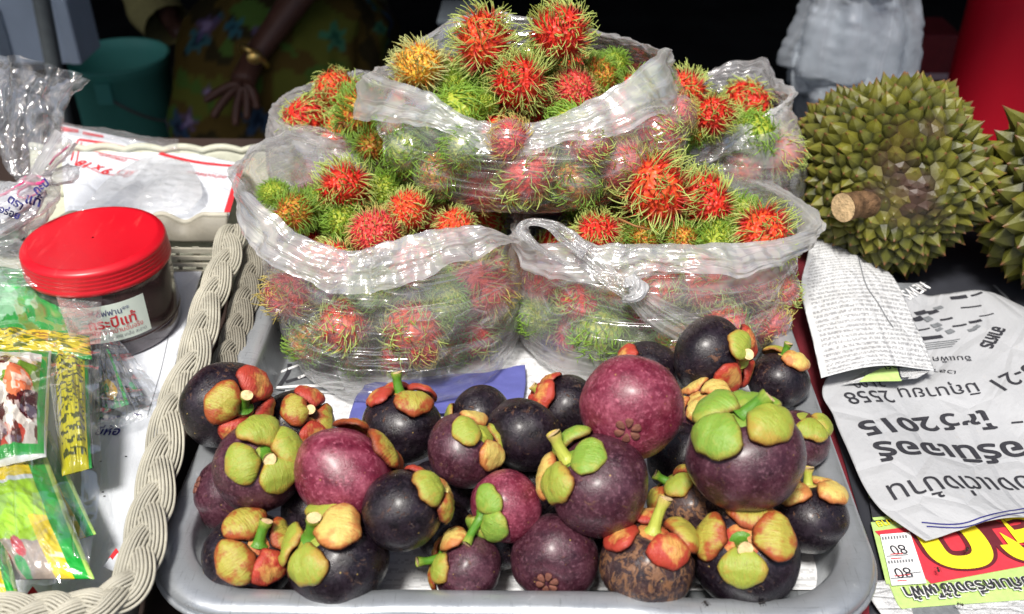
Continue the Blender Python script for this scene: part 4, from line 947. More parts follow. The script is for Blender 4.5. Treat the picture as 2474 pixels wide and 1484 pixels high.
i3 = place_inside([(1275,420,64,'red'),(1160,470,60,'pink'),(1060,420,52,'mixed'),(985,360,50,'green'),(1390,440,54,'mixed'),(1500,400,56,'pink'),(1590,330,56,'red'),(1420,350,50,'red'),(1120,360,46,'green'),(1230,340,46,'pink'),(1330,500,46,'green'),(1560,440,46,'green'),(960,300,40,'mixed'),(1460,480,44,'red'),(1190,520,40,'mixed'),(1630,280,40,'pink')], cB3, eB3, LB3)
f3 = fill(cB3, eB3, t3+i3, LB3, 10, seed=15, zmax=.20)
bx, by = cB3.x, cB3.y
rim3 = [PY(908,172,.83), PY(935,188,.808), PY(985,202,.79), PY(1055,232,.778), PY(1110,272,.768), PY(1160,292,.762), PY(1220,298,.760), PY(1290,296,.760), PY(1345,280,.762), PY(1400,255,.766), PY(1460,222,.772), PY(1530,172,.785), PY(1585,125,.81), PY(1604,112,.84),
        PY(1592,128,.87), PY(1540,108,.90), PY(1470,86,.925), PY(1400,70,.935), PY(1310,45,.945), PY(1200,38,.95), PY(1100,42,.945), PY(1045,88,.925), PY(990,130,.90), PY(930,170,.87)]
fold3 = [PY(845,288,.815), PY(905,296,.785), PY(975,300,.770), PY(1060,318,.755), PY(1130,345,.745), PY(1200,362,.740), PY(1290,366,.738), PY(1360,356,.738), PY(1430,338,.742), PY(1510,318,.748), PY(1580,280,.762), PY(1630,262,.785), PY(1612,200,.83), PY(1610,140,.86),
         PY(1600,150,.885), PY(1540,120,.915), PY(1470,100,.94), PY(1400,84,.95), PY(1310,60,.96), PY(1200,52,.965), PY(1100,58,.96), PY(1040,104,.94), PY(975,146,.915), PY(900,200,.87)]
TB3 = bag('clear bag heaped with rambutans, topmost of the pile, crease lines sweeping round it', [(.126,bx-.010,by-.030,.020,.018),(.124,bx-.006,by-.022,.070,.060),(.136,bx-.002,by-.010,.112,.090),(.160,bx,by,.134,.104),(.184,bx+.002,by,.138,.106),(.202,bx+.002,by+.004,.130,.096)], rim3, fold3, f3, 'film_top', seed=11, power=2.2, milk=(.0,.12,.30))
if 0: strap('gathered_band', [PY(900,292,.795), PY(990,304,.764), PY(1100,330,.750), PY(1200,345,.744), PY(1320,340,.744), PY(1420,312,.748), PY(1520,262,.758), PY(1585,190,.78)], [.007,.007,.008,.009,.009,.011,.013,.010], TB3, 'film_white', 12, milk=-.30, flat=.35)

# ---- back left bag
cB4 = Vector((P(870, 300, .12).x, .925, .10)); eB4 = (.085, .072, .085)
t4 = top_fruit([(872,272,60,.172,'mixed','free','orange and green rambutan peeping out of the back left bag'),
                (905,345,48,.150,'mixed','free','shaded green rambutan below the peeping one, back left bag')])
LB4 = 'rambutan inside the back left bag'
f4 = fill(cB4, eB4, t4, LB4, 5, seed=21, zmax=.16)
bx, by = cB4.x, cB4.y
rim4 = [PY(700,300,.90), PY(742,300,.875), PY(790,310,.86), PY(850,345,.85), PY(925,385,.85), PY(1000,385,.87), PY(1060,330,.93), PY(1000,215,.99), PY(930,168,1.01), PY(870,175,1.01), PY(805,188,1.0), PY(760,208,.985), PY(722,245,.95), PY(700,285,.93)]
bag('clear plastic bag gathered to a knot at its left, back left behind the pile', [(.008,bx,by,.030,.030),(.010,bx,by,.062,.056),(.04,bx,by,.082,.074),(.09,bx,by,.090,.078),(.13,bx,by,.086,.072),(.150,bx,by,.080,.066)], rim4, None, f4, 'film_soft', seed=31, milk=(.08,.22,.3), amp=.003)
# ---- back right bag
cB5 = Vector((P(1735, 380, .10).x, .905, .105)); eB5 = (.080, .070, .085)
t5 = top_fruit([(1650,222,52,.196,'orange','free','orange red rambutan at the opening of the back right bag'),
                (1722,280,48,.180,'red','free','crimson rambutan with olive hairs at the lip of the back right bag'),
                (1672,318,36,.165,'mixed','free','olive haired rambutan below the two bright ones, back right bag'),
                (1790,405,48,.118,'orange','pressed','orange rambutan glowing through the film low in the back right bag')])
f5 = fill(cB5, eB5, t5, 'rambutan inside the back right bag', 5, seed=23, zmax=.15)
bx, by = cB5.x, cB5.y
rim5 = [PY(1600,190,.93), PY(1640,330,.845), PY(1672,345,.84), PY(1720,335,.842), PY(1770,305,.85), PY(1830,285,.87), PY(1880,250,.90), PY(1912,222,.93), PY(1862,190,.96), PY(1845,140,.99), PY(1800,148,1.0), PY(1755,152,1.0), PY(1700,185,.99), PY(1640,200,.97)]
fold5 = [PY(1590,220,.93), PY(1630,385,.835), PY(1672,398,.83), PY(1730,385,.832), PY(1780,350,.84), PY(1840,310,.865), PY(1885,275,.905), PY(1905,235,.935), PY(1870,215,.98), PY(1850,165,1.01), PY(1800,165,1.02), PY(1755,168,1.02), PY(1700,200,1.01), PY(1630,215,.98)]
TB5 = bag('clear bag of rambutans with a pointed crumpled corner, back right behind the pile', [(.008,bx,by,.030,.030),(.010,bx,by,.060,.054),(.04,bx,by,.078,.070),(.08,bx,by,.084,.076),(.12,bx,by,.080,.070),(.150,bx-.005,by,.070,.062)], rim5, fold5, f5, 'film_soft', seed=41, milk=(.04,.2,.22), amp=.0032)
# ================================================================== DURIANS
def durian_mat():
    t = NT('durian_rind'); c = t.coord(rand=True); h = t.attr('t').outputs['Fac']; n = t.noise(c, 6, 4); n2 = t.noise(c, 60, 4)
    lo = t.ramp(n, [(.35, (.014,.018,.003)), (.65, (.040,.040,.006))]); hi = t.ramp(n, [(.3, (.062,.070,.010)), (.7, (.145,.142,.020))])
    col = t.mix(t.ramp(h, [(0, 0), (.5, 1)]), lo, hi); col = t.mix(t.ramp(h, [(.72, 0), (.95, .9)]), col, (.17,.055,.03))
    sc = t.attr('scar').outputs['Fac']; col = t.mix(t.math('MULTIPLY', sc, t.ramp(n2, [(.35, .75), (.6, 1)])), col, (.060,.032,.022))
    yl = t.attr('yel').outputs['Fac']; col = t.mix(yl, col, (.36,.33,.03))
    return t.done(t.bsdf(col, .48, t.bump(n2, .5, .003), .4))
M['durian'] = durian_mat()
def durian(label, dx, dy, rpx, z, pole, N=520, seed=1, squash=(1.0, .97, 1.0), scar=None, hs=.128):
    c = P(dx, dy, z); R = rpx*depth_of(c)/FPX; rt, up, w = view_frame(dx, dy)
    ox, oy = pole; ax = (rt*ox+up*oy+w*math.sqrt(max(0, 1-ox*ox-oy*oy))).normalized()
    t1 = (rt-ax*rt.dot(ax)).normalized(); rotm = Matrix((t1, ax.cross(t1), ax)).transposed()
    T = thing('durian', label, 'durian', c, 'durians on the stall')
    rg = random.Random(seed); Rb = R/(1+hs*.75); S = []
    for k in range(N):
        f = (k+.5)/N; ph = math.acos(1-2*f); ph = math.pi*(ph/math.pi)**1.14; a = math.pi*(1+5**.5)*k
        d = Vector((math.cos(a)*math.sin(ph), math.sin(a)*math.sin(ph), math.cos(ph)))+Vector((rg.gauss(0,1), rg.gauss(0,1), rg.gauss(0,1)))*.022; d.normalize(); S.append(d)
    bm = bmesh.new(); vs = [bm.verts.new(s) for s in S]; bmesh.ops.convex_hull(bm, input=vs); bm.verts.ensure_lookup_table()
    def surf(d):
        a = math.atan2(d.y, d.x); lob = 1+.055*math.cos(5*a+.5)*math.sqrt(max(0, 1-d.z*d.z)) - .05*math.exp(-((1-d.z)/.03))
        return Vector((d.x*squash[0], d.y*squash[1], d.z*squash[2]))*Rb*lob
    cells = []
    for v in list(bm.verts):
        s = v.co.copy(); fs = [f for f in v.link_faces]
        if len(fs) < 3: continue
        cs = [sum((x.co for x in f.verts), Vector())/3 for f in fs]
        e1 = s.orthogonal().normalized(); e2 = s.cross(e1); cs.sort(key=lambda q: math.atan2(q.dot(e2), q.dot(e1))); cells.append((s, [q.normalized() for q in cs]))
    bm.free()
    def scarv(q):
        if not scar: return 0.0
        x, y = q.dot(rt)/R, q.dot(up)/R; n_ = float(fbm(np.array([[q.x*40, q.y*40, q.z*40]]), seed, 3)[0])
        return max([0.0]+[k*min(1, max(0, 1.6*(1-math.hypot(x-a, y-b)/rr2+n_*.6))) for a, b, rr2, k in scar])
    items = []
    for s, cs in cells:
        base = [rotm @ (surf(q)*.995) for q in cs]; sp = rotm @ surf(s); nrm = (rotm @ s).normalized()
        size = sum((b-sp).length for b in base)/len(base); near = math.acos(max(-1, min(1, s.z)))
        h = R*hs*rg.uniform(.7, 1.2)*min(1.1, size/(R*.105))*(.45 if near < .32 else 1)
        lean = Vector((rg.gauss(0,1), rg.gauss(0,1), rg.gauss(0,1)))*h*.13; tip = sp+nrm*h+lean
        sub = []                                     # two points per cell side so the flanks are faceted ridges
        n = len(base); V = []; t = []
        for q in base: V.append(q); t.append(0)
        for q in base: V.append(sp+(q-sp)*.66+nrm*h*.36+lean*.2); t.append(.38)
        for q in base: V.append(sp+(q-sp)*.24+nrm*h*.72+lean*.7); t.append(.76)
        V.append(tip); t.append(1)
        F = grid_faces(n, 3, True)+[(2*n+i, 2*n+(i+1) % n, 3*n) for i in range(n)]
        wv = (sp-Vector((0,0,0))).normalized(); view = wv.dot(w)
        pxo = (sp.dot(rt)/R, sp.dot(up)/R); sc = 0; ye = 0
        if scar:
            for (a, b, rr2, k) in scar:
                dd = math.hypot(pxo[0]-a, pxo[1]-b)/rr2
                if dd < 1 and view > 0: sc = max(sc, k*(1-dd*.5)); 
        ye = rg.uniform(.05, .22) if rg.random() < .3 else 0
        if sc > .6: V = [sp+(q-sp)*1.0 if i < n else sp+(q-sp)*.5 for i, q in enumerate(V)]
        items.append((view, V, F, t, sc, ye))
    items.sort(key=lambda q: -q[0])
    far = MB(); ft = []; fsn = []
    for i, (view, V, F, t, sc, ye) in enumerate(items):
        if i < 300 and view > -.25:
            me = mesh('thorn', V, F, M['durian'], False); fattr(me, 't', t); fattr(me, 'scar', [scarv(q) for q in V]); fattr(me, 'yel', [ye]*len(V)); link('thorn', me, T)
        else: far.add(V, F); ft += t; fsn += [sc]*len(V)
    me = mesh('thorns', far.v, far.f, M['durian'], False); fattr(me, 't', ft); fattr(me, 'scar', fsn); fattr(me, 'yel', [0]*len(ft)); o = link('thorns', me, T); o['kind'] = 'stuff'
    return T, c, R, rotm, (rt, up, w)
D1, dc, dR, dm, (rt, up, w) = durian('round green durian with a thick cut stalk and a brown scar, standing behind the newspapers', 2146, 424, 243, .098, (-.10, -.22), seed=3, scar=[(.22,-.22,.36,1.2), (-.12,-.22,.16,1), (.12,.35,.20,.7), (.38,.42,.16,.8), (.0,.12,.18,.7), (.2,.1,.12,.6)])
bs = rt*(-.19)+up*(-.25); bp0 = bs*dR+w*dR*.74; d = (rt*(-.60)+up*(-.14)+w*.78).normalized()
mb = MB().tube([bp0-d*.02, bp0, bp0+d*.004, bp0+d*.009, bp0+d*.018, bp0+d*.027, bp0+d*.031], [.0165,.0160,.0145,.0125,.0122,.0132,.0135], 20, False)
mb.build('stalk', plain('durian_stalk', (.15,.085,.042), .75, .25, .6, 90, 1.0, .003), D1)
e = bp0+d*.031; a1 = d.orthogonal().normalized(); a2 = d.cross(a1)
V = [e+d*.0006]+[e+(a1*math.cos(q)+a2*math.sin(q))*.0133*k+d*(.0010*(1-k)) for k in (.5, 1) for q in np.linspace(0, 2*math.pi, 20, endpoint=False)]
link('cut_face', mesh('cut_face', V, [(0, 1+i, 1+(i+1) % 20) for i in range(20)]+[(1+i, 21+i, 21+(i+1) % 20, 1+(i+1) % 20) for i in range(20)], plain('durian_cut', (.62,.44,.24), .75, .2, .4, 180, .9, .002)), D1)
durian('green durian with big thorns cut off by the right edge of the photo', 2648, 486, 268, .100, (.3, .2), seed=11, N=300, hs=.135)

# ================================================================== WOVEN BASKETS
def wicker_mat(name, col):
    t = NT(name); c = t.coord(rand=False); n = t.noise(c, 40, 5, .6); n2 = t.noise(c, 220, 4)
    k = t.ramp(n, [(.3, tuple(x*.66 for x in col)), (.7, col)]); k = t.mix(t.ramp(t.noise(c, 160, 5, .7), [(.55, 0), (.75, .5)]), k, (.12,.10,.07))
    return t.done(t.bsdf(k, .55, t.bump(n2, .4, .0008), .35))
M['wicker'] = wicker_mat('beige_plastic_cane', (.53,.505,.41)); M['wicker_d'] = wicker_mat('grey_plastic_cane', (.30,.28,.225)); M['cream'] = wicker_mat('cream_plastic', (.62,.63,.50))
def braid(parent, pts, mat, A=.0060, B=.0022, halfw=.0077, cords=8, period=.118, name='braided_strand', tilt=0):
    L = sum((pts[i+1]-pts[i]).length for i in range(len(pts)-1)); n = int(L/.0022)
    C = [poly_at(pts, j/(n-1)) for j in range(n)]
    for k in range(3):
        cen = []
        for j in range(n):
            t = L*j/(n-1); ph = 2*math.pi*t/period+2*math.pi*k/3
            tn = (C[min(j+1, n-1)]-C[max(j-1, 0)]).normalized(); sd_ = Vector((tn.y, -tn.x, 0)).normalized()
            nz = sd_.cross(tn).normalized(); nz = nz if nz.z > 0 else -nz
            cen.append(C[j]+sd_*A*math.sin(ph)+nz*B*math.sin(2*ph+.6)+sd_*0+nz*tilt*math.sin(ph))
        mb = MB()
        for q in range(cords):
            off = (q-(cords-1)/2)/((cords-1)/2)*halfw; line = []
            for j in range(n):
                tn = (cen[min(j+1, n-1)]-cen[max(j-1, 0)]).normalized(); s2 = Vector((tn.y, -tn.x, 0)).normalized()
                line.append(cen[j]+s2*off+Vector((0, 0, -.0035*(off/halfw)**2)))
            mb.tube(line, [halfw/(cords-1)*(.95+.16*math.sin(j*.21+q*1.7+k)*math.sin(j*.037+q)) for j in range(n)], 6)
        mb.build(name, M[mat], parent)
bk = thing('woven_basket', 'beige woven plastic basket holding the red lidded jar and the seasoning packets', 'basket', (0, 0, 0))
rz = .066
rimpts = [P(x, y, z) for x, y, z in ((556,545,.074),(547,608,.072),(520,675,.070),(490,758,.068),(466,858,.067),(421,956,.066),(396,1057,.066),(372,1175,.066),(348,1276,.066),(318,1389,.066),(243,1448,.066),(150,1462,.066),(60,1466,.066),(-80,1468,.066),(-220,1470,.066))]
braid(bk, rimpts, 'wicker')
# side wall under the braid, and floor
A_ = [p+Vector((-.004,0,-.004)) for p in rimpts]; B_ = [Vector((p.x-.016, p.y+(.012 if i > 9 else 0), .006)) for i, p in enumerate(rimpts)]
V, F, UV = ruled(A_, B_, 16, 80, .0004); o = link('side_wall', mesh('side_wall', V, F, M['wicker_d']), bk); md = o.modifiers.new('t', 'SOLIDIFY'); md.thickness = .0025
mb = MB()
fl = [(P(x, y, .006).x, P(x, y, .006).y) for x, y in ((-260,1560),(300,1500),(410,1100),(500,760),(560,650),(-160,650))]
mb.add([(x, y, .0045) for x, y in fl]+[(x, y, .0075) for x, y in fl], [(5,4,3,2,1,0),(6,7,8,9,10,11)]+[(i, (i+1) % 6, 6+(i+1) % 6, 6+i) for i in range(6)]); mb.build('floor', M['wicker_d'], bk, False)
# scalloped back wall with slots
YB = .836; zt = lambda x: .070+.0045*math.cos((x-505)/50*math.pi*.95) if x < 520 else .074
V = []; nx = 70
xs = np.linspace(140, 557, nx)
for j in range(10):
    f = j/9
    for x in xs: X = PY(x, 560, YB).x; V.append((X, YB-.004*math.sin(f*math.pi*.9)-.012*(1-f), .051+(zt(x)-.051)*f))
o = link('back_panel', mesh('back_panel', V, grid_faces(nx, 10), M['wicker_d']), bk); md = o.modifiers.new('t', 'SOLIDIFY'); md.thickness = .003
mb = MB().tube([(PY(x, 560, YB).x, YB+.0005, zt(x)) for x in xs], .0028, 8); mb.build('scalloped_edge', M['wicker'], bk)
xa, xb = PY(140, 620, YB-.012).x, PY(553, 620, YB-.012).x
for i, z in enumerate((.043, .0355, .028, .0205, .012)):
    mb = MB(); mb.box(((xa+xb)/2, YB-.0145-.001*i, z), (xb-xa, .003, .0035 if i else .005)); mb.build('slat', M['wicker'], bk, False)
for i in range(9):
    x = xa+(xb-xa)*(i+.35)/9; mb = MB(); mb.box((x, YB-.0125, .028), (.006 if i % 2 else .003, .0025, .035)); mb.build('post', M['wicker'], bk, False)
bk2 = thing('woven_basket', 'second grey braided basket edge squeezed between the beige basket and the metal tray', 'basket', (0, 0, 0))
r2 = [P(x, y, z) for x, y, z in ((616,590,.058),(604,650,.057),(588,720,.055),(566,800,.052),(543,868,.048),(520,930,.044))]
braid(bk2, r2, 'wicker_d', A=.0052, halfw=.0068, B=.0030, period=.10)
V, F, UV = ruled([p+Vector((.002,0,-.003)) for p in r2], [Vector((p.x-.004, p.y, .004)) for p in r2], 8, 40, .0003); o = link('side_wall', mesh('side_wall', V, F, M['wicker_d']), bk2); md = o.modifiers.new('t', 'SOLIDIFY'); md.thickness = .0025
bk3 = thing('cream_basket', 'cream plastic basket with scalloped rim behind, under the red printed sheet', 'basket', (0, 0, 0))
def sc_z(x): return .058+.0045*abs(math.sin((x-480)/95*math.pi))
xs = np.linspace(60, 700, 130); YC = 1.0
V = []
for j in range(8):
    f = j/7
    for x in xs: q = PY(x, 370, YC); V.append((q.x, YC+.004+.010*f-.016*(1-f), .012+(sc_z(x)-.012)*f))
o = link('back_panel', mesh('back_panel', V, grid_faces(len(xs), 8), M['cream']), bk3); md = o.modifiers.new('t', 'SOLIDIFY'); md.thickness = .003
MB().tube([(PY(x, 370, YC).x, YC+.014, sc_z(x)) for x in xs], .0038, 8).build('scalloped_rim', M['cream'], bk3)
mb = MB(); q0, q1 = PY(60, 370, YC), PY(700, 370, YC); mb.box(((q0.x+q1.x)/2, YC-.10, .008), (q1.x-q0.x, .20, .006)); mb.build('floor', M['cream'], bk3, False)

# ---- papers in the baskets
bp_, bb = sheet('basket_paper', [P(-200,1500,.012), P(-160,1200,.012), P(-100,900,.012), P(-60,700,.012)], [P(296,1420,.013), P(350,1180,.013), P(418,900,.014), P(455,770,.016), P(489,652,.022)], M['paper'],
    'bluish white paper lining the beige basket under the jar, one printed word showing', 'paper', nu=70, nv=80, amp=.0007, seed=44)
lettering('ยี่ห้อ', (228,1052), (286,1052), bb, M['ink_blue'], bp_, .02, 1.15, zref=.013)
line_on([(240,1012), (262,1014), (290,1006)], bb, M['ink_blue'], bp_, .003, zref=.013); line_on([(322,1000), (333,1003), (342,1002)], bb, M['ink_blue'], bp_, .002, zref=.013)
line_on([(355,1010), (390,890), (415,770)], bb, M['ink_grey'], bp_, .0004, zref=.013)
for x, y in ((241,1116),(302,1104),(246,1190),(250,1200)): line_on([(x,y),(x+2,y),(x+5,y)], bb, M['ink'], bp_, .0011, m=4, zref=.013, name='printed_mark')
for k, (x, y) in enumerate(((276,1338),(262,1360),(280,1350),(75,1430),(330,1350))):
    v = [P(x-14,y+10,.030), P(x+4,y-14,.031), P(x+22,y+8,.030), P(x+14,y+20,.030)]; v2 = [p+Vector((0,0,-.0006)) for p in v]
    set_props(link('paper_scrap', mesh('paper_scrap', v+v2, [(0,1,2,3),(7,6,5,4),(0,4,5,1),(1,5,6,2),(2,6,7,3),(3,7,4,0)], M['ink_red'] if k in (0, 3, 4) else M['paper'], False)),
      ['small pink paper scrap above the white one by the braided rim','white paper scrap by the braided rim, near the front','small white scrap touching the pink one by the rim','pink paper scrap at the bottom left corner of the basket','pink scrap tucked into the braided rim near the front corner'][k], 'paper scrap')
pr, pb = sheet('printed_sheet', [P(158,528,.052), P(152,440,.054), P(150,370,.056), P(148,300,.058)], [P(548,545,.060), P(562,480,.058), P(574,430,.056), P(588,396,.054)], M['paper'],
    'white plastic sheet printed in red lying across the cream basket behind the jar', 'sheet', nu=80, nv=60, amp=.0016, seed=52)
line_on([(190,338), (270,350), (345,368)], pb, M['ink_red'], pr, .005, zref=.056); line_on([(385,372), (470,392), (584,404)], pb, M['ink_red'], pr, .006, zref=.056)
line_on([(584,402), (566,455), (548,515)], pb, M['ink_red'], pr, .006, zref=.056); line_on([(190,338), (180,360), (172,390)], pb, M['ink_red'], pr, .0018, zref=.056)
line_on([(198,345), (190,365), (186,388), (182,396)], pb, M['ink_red'], pr, .0014, zref=.056); line_on([(205,362), (270,376), (336,388)], pb, M['ink_red'], pr, .0012, zref=.056)
line_on([(188,392), (240,418), (290,424), (332,414)], pb, M['ink_red'], pr, .0012, zref=.056)
lettering('9 x 18', (276,412), (198,388), pb, M['ink_red'], pr, .03, .9, zref=.056); lettering('นิ้ว', (326,416), (290,412), pb, M['ink_red'], pr, 0, .9, zref=.056)
lettering('ถุงพลาสติก', (308,388), (244,370), pb, M['ink_red'], pr, 0, 1, zref=.056); lettering('• อย่างดีพิเศษ', (562,430), (455,414), pb, M['ink_red'], pr, 0, 1, zref=.056)
patch([(148,306),(190,314),(190,322),(148,318)], pb, M['ink_red'], pr, zref=.056); patch([(200,318),(250,328),(250,334),(200,326)], pb, M['ink_red'], pr, zref=.056)
def film_sheet(label, A, B, film='film', amp=.006, seed=1, milk=.1, sc=14, name='plastic_film', nu=70, nv=70, cat='plastic film', uvs=.35):
    V, F, UV = ruled(A, B, nu, nv, amp, seed, sc); V[:, 2] += amp*.9*crumple(V*sc*1.6, seed+30, 5)
    me = mesh(name, V, F, M[film]); uvset(me, UV*uvs); fattr(me, 'milk', [milk]*len(V)); return set_props(link(name, me), label, cat)
film_sheet('crumpled translucent bag on the red printed sheet behind the jar lid', [P(180,520,.062), P(250,440,.075), P(345,372,.070)], [P(450,520,.064), P(490,470,.068), P(455,390,.062)], 'film_soft', .007, 3, .22)
film_sheet('clear shiny film edge along the back of the red printed sheet', [P(150,318,.062), P(150,308,.066), P(156,298,.066)], [P(425,362,.062), P(430,350,.066), P(432,340,.066)], 'film_crisp', .004, 8, .1)

# ================================================================== JAR
jc = P(224, 574, .106); jR = 170*depth_of(jc)/FPX; J = thing('jar', 'round clear jar of dark brown paste with a big red screw lid and paper label', 'jar', (jc.x, jc.y, .014))
H = .106-.014
prof = [(.001, H), (jR*.86, H), (jR*.90, H+.0006), (jR*.915, H-.0006), (jR*.955, H-.001), (jR*.985, H-.0035)]
for k in range(4): z = H-.005-k*.0036; prof += [(jR*(.990+.003*k), z), (jR*(.978+.003*k), z-.0014), (jR*(.991+.003*k), z-.0026)]
prof += [(jR*1.005, H-.0195), (jR*1.006, H-.0225), (jR*.975, H-.0232), (jR*.95, H-.020)]
def lid_mat():
    t = NT('red_lid_plastic'); c = t.coord(rand=False); n = t.noise(c, 30, 5, .6); sc = t.noise(t.coord(scale=(1,.15,1), rand=False), 90, 5, .7)
    col = t.mix(t.ramp(sc, [(.58, 0), (.74, .4)]), (.56,.006,.016), (.75,.13,.11)); return t.done(t.bsdf(col, t.ramp(n, [(.3,.30),(.7,.42)]), t.bump(n, .08, .001), .45))
MB().lathe(prof, 96).build('lid', lid_mat(), J)
def paste():
    t = NT('shrimp_paste_in_jar'); c = t.coord(rand=False); n = t.noise(c, 55, 5, .6)
    return t.done(t.bsdf(t.ramp(n, [(.35, (.018,.008,.010)), (.7, (.065,.030,.032))]), .22, t.bump(n, .2, .001), .5, Coat_Weight=.6))
def paste2():
    t = NT('jar_base_plastic'); c = t.coord(rand=False); n = t.noise(c, 55, 5, .6)
    return t.done(t.bsdf(t.ramp(n, [(.35, (.022,.014,.020)), (.7, (.085,.060,.075))]), .12, None, .6, Coat_Weight=.8))
MB().lathe([(jR*.93, H-.019), (jR*.965, H-.024), (jR*.975, H-.03), (jR*.975, .019), (jR*.972, .0185)], 96).build('jar_body', paste(), J)
MB().lathe([(jR*.972, .0188), (jR*.968, .010), (jR*.955, .004), (jR*.93, .0008), (jR*.90, 0), (.001, 0)], 96).build('jar_base', paste2(), J)
MB().lathe([(jR*.976, .0186), (jR*.984, .0176), (jR*.976, .0166)], 96).build('base_ring', bpy.data.materials['shrimp_paste_in_jar'], J)
rj = jR*.978
def cylp(az, z, e=0): return Vector(((rj+e)*math.cos(az), (rj+e)*math.sin(az), z))
a0, a1, z0, z1 = R_(-116), R_(-36), .0215, .0585
V = [cylp(a0+(a1-a0)*i/39, z0+(z1-z0)*j/7) for j in range(8) for i in range(40)]
lb_ = link('paper_label', mesh('paper_label', V, grid_faces(40, 8), plain('label_paper', (.74,.82,.72), .55, .3, .05, 30)), J)
def cyl_text(s, az0, az1, z, mat, bold=0, hs=1.0):
    V, F = text_mesh(s, bold); x0, x1 = V[:,0].min(), V[:,0].max(); k = (az1-az0)*rj/(x1-x0)
    link('lettering', mesh('lettering', [cylp(az0+(x-x0)*k/rj, z+y*k*hs, .0004) for x, y, _ in V], F, mat, False), lb_)
cyl_text('**อัฟฟาน**', R_(-82), R_(-50), .0480, M['ink_blue'], 0, 1.1); cyl_text('กระปีแท้', R_(-84), R_(-46), .0362, M['ink_red'], .02, 1.05)
cyl_text('ของฝากจากบ้านฉันจริง', R_(-92), R_(-42), .0300, M['ink_red'], 0, 1.2); cyl_text('ส่วนประกอบ กุ้ง เคย เกลือ สะอาด', R_(-92), R_(-40), .0245, M['ink_grey'], 0, 1.2)
link('lettering', mesh('leaf_mark', [cylp(R_(-101), .033, .0004), cylp(R_(-93), .0315, .0004), cylp(R_(-92), .0335, .0004), cylp(R_(-97), .0350, .0004)], [(0,1,2,3)], M['ink_green'], False), lb_)

# ================================================================== SEASONING PACKETS
def packet(corners, fn, label, puff=.010, seed=1, n=90, mat='print', z=None, group='seasoning packets', cat='packet', name='seasoning_packet'):
    """sealed sachet: corners tl,tr,br,bl as photo points with height; fn(u,v)->sRGB print"""
    q = [P(*c) for c in corners]; U, Vv = np.meshgrid(np.linspace(0, 1, n), np.linspace(0, 1, n)); u, v = U.ravel(), Vv.ravel()
    Q = np.array([tuple(x) for x in q]); B = (Q[0][None]*((1-u)*(1-v))[:, None]+Q[1][None]*(u*(1-v))[:, None]+Q[2][None]*(u*v)[:, None]+Q[3][None]*((1-u)*v)[:, None])
    prof = np.minimum(1, 3.2*np.minimum(np.minimum(u, 1-u), .5))*np.minimum(1, 3.2*np.minimum(np.minimum(v, 1-v), .5)); prof = np.sqrt(np.clip(prof, 0, 1))*puff
    p3 = np.column_stack([u*3, v*3, u*0+seed]); prof = prof*(1+.5*fbm(p3, seed, 3)); puff *= 1.4; prof *= 1.4; wr = (.0022*ridge(np.column_stack([u*6, v*6, u*0]), seed+3, 3)+.003*crumple(np.column_stack([u*4, v*4, u*0]), seed+6, 5))*np.clip(prof/puff, .15, 1)
    nrm = Vector((q[1]-q[0])).cross(q[3]-q[0]).normalized(); nrm = nrm if nrm.z > 0 else -nrm; N = np.array(nrm)
    top = B+N*(prof+wr)[:, None]; bot = B-N*(prof*.6+.0004)[:, None]
    F = grid_faces(n, n)+[tuple(reversed(f)) for f in grid_faces(n, n, off=n*n)]
    me = mesh(name, np.vstack([top, bot]), F, M[mat]); col = lin(np.clip(fn(u, v), 0, 1)); cattr(me, 'print', np.vstack([col, col]))
    return set_props(link(name, me), label, cat, group)
def H3(h): return np.array([int(h[i:i+2], 16)/255 for i in (0,2,4)])
def base_col(u, h): return np.tile(H3(h), (len(u), 1))
def sel(c, m, h, a=1.0): c[m] = c[m]*(1-a)+H3(h)*a; return c
def nz(u, v, s, k, o=3): return fbm(np.column_stack([u*k, v*k, u*0]), s, o)
def txt(c, u, v, m, rows, h, k=40, seed=0):
    r = np.floor(v*rows); f = v*rows-r; t = vnoise(np.column_stack([u*k, r*5.3, np.floor(f*4)*1.7]), seed) > -.05; return sel(c, m & (f > .38) & t, h, .8)
def food(u, v):
    c = base_col(u, 'd8cfc4'); n1 = nz(u, v, 3, 4); n2 = nz(u, v, 7, 7); n3 = nz(u, v, 9, 5)
    c = sel(c, (n1 > .12) & (v < .5), 'e6a83a'); c = sel(c, (n2 > .15) & (v > .3), 'c8452e'); c = sel(c, n3 > .2, '6d8f35'); c = sel(c, (n1 < -.3), '5d2a22')
    c = sel(c, (np.hypot(u-.18, (v-.62)*1.1) < .26+.05*n2), '2f8f45'); c = sel(c, (np.hypot(u-.28, (v-.78)*1.1) < .2+.05*n1), '8ec03a'); c = sel(c, (np.hypot(u-.72, v-.45) < .14), 'e27a52'); c = sel(c, (np.hypot(u-.85, v-.62) < .13), '4a1c22')
    c = sel(c, (nz(u, v, 21, 22, 2) > .28), 'f2efe6', .6)
    c = sel(c, (v < .17) & (v > .05), 'eceae2'); e = np.minimum(np.minimum(u, 1-u), np.minimum(v, 1-v)); c = sel(c, e < .085, '1fa53d'); c = sel(c, e < .02, 'e8ece8'); return c
def yellow_txt(u, v):
    c = base_col(u, 'd9d01c'); c = sel(c, v < .16, 'e9dd28'); e = u > .86; c = txt(c, u, v, (u > .12) & (u < .82) & (v > .18) & (v < .96), 17, '26300f', 16, 2); c = sel(c, e, '22a03f'); c = sel(c, u > .95, '1a2a1a'); return c
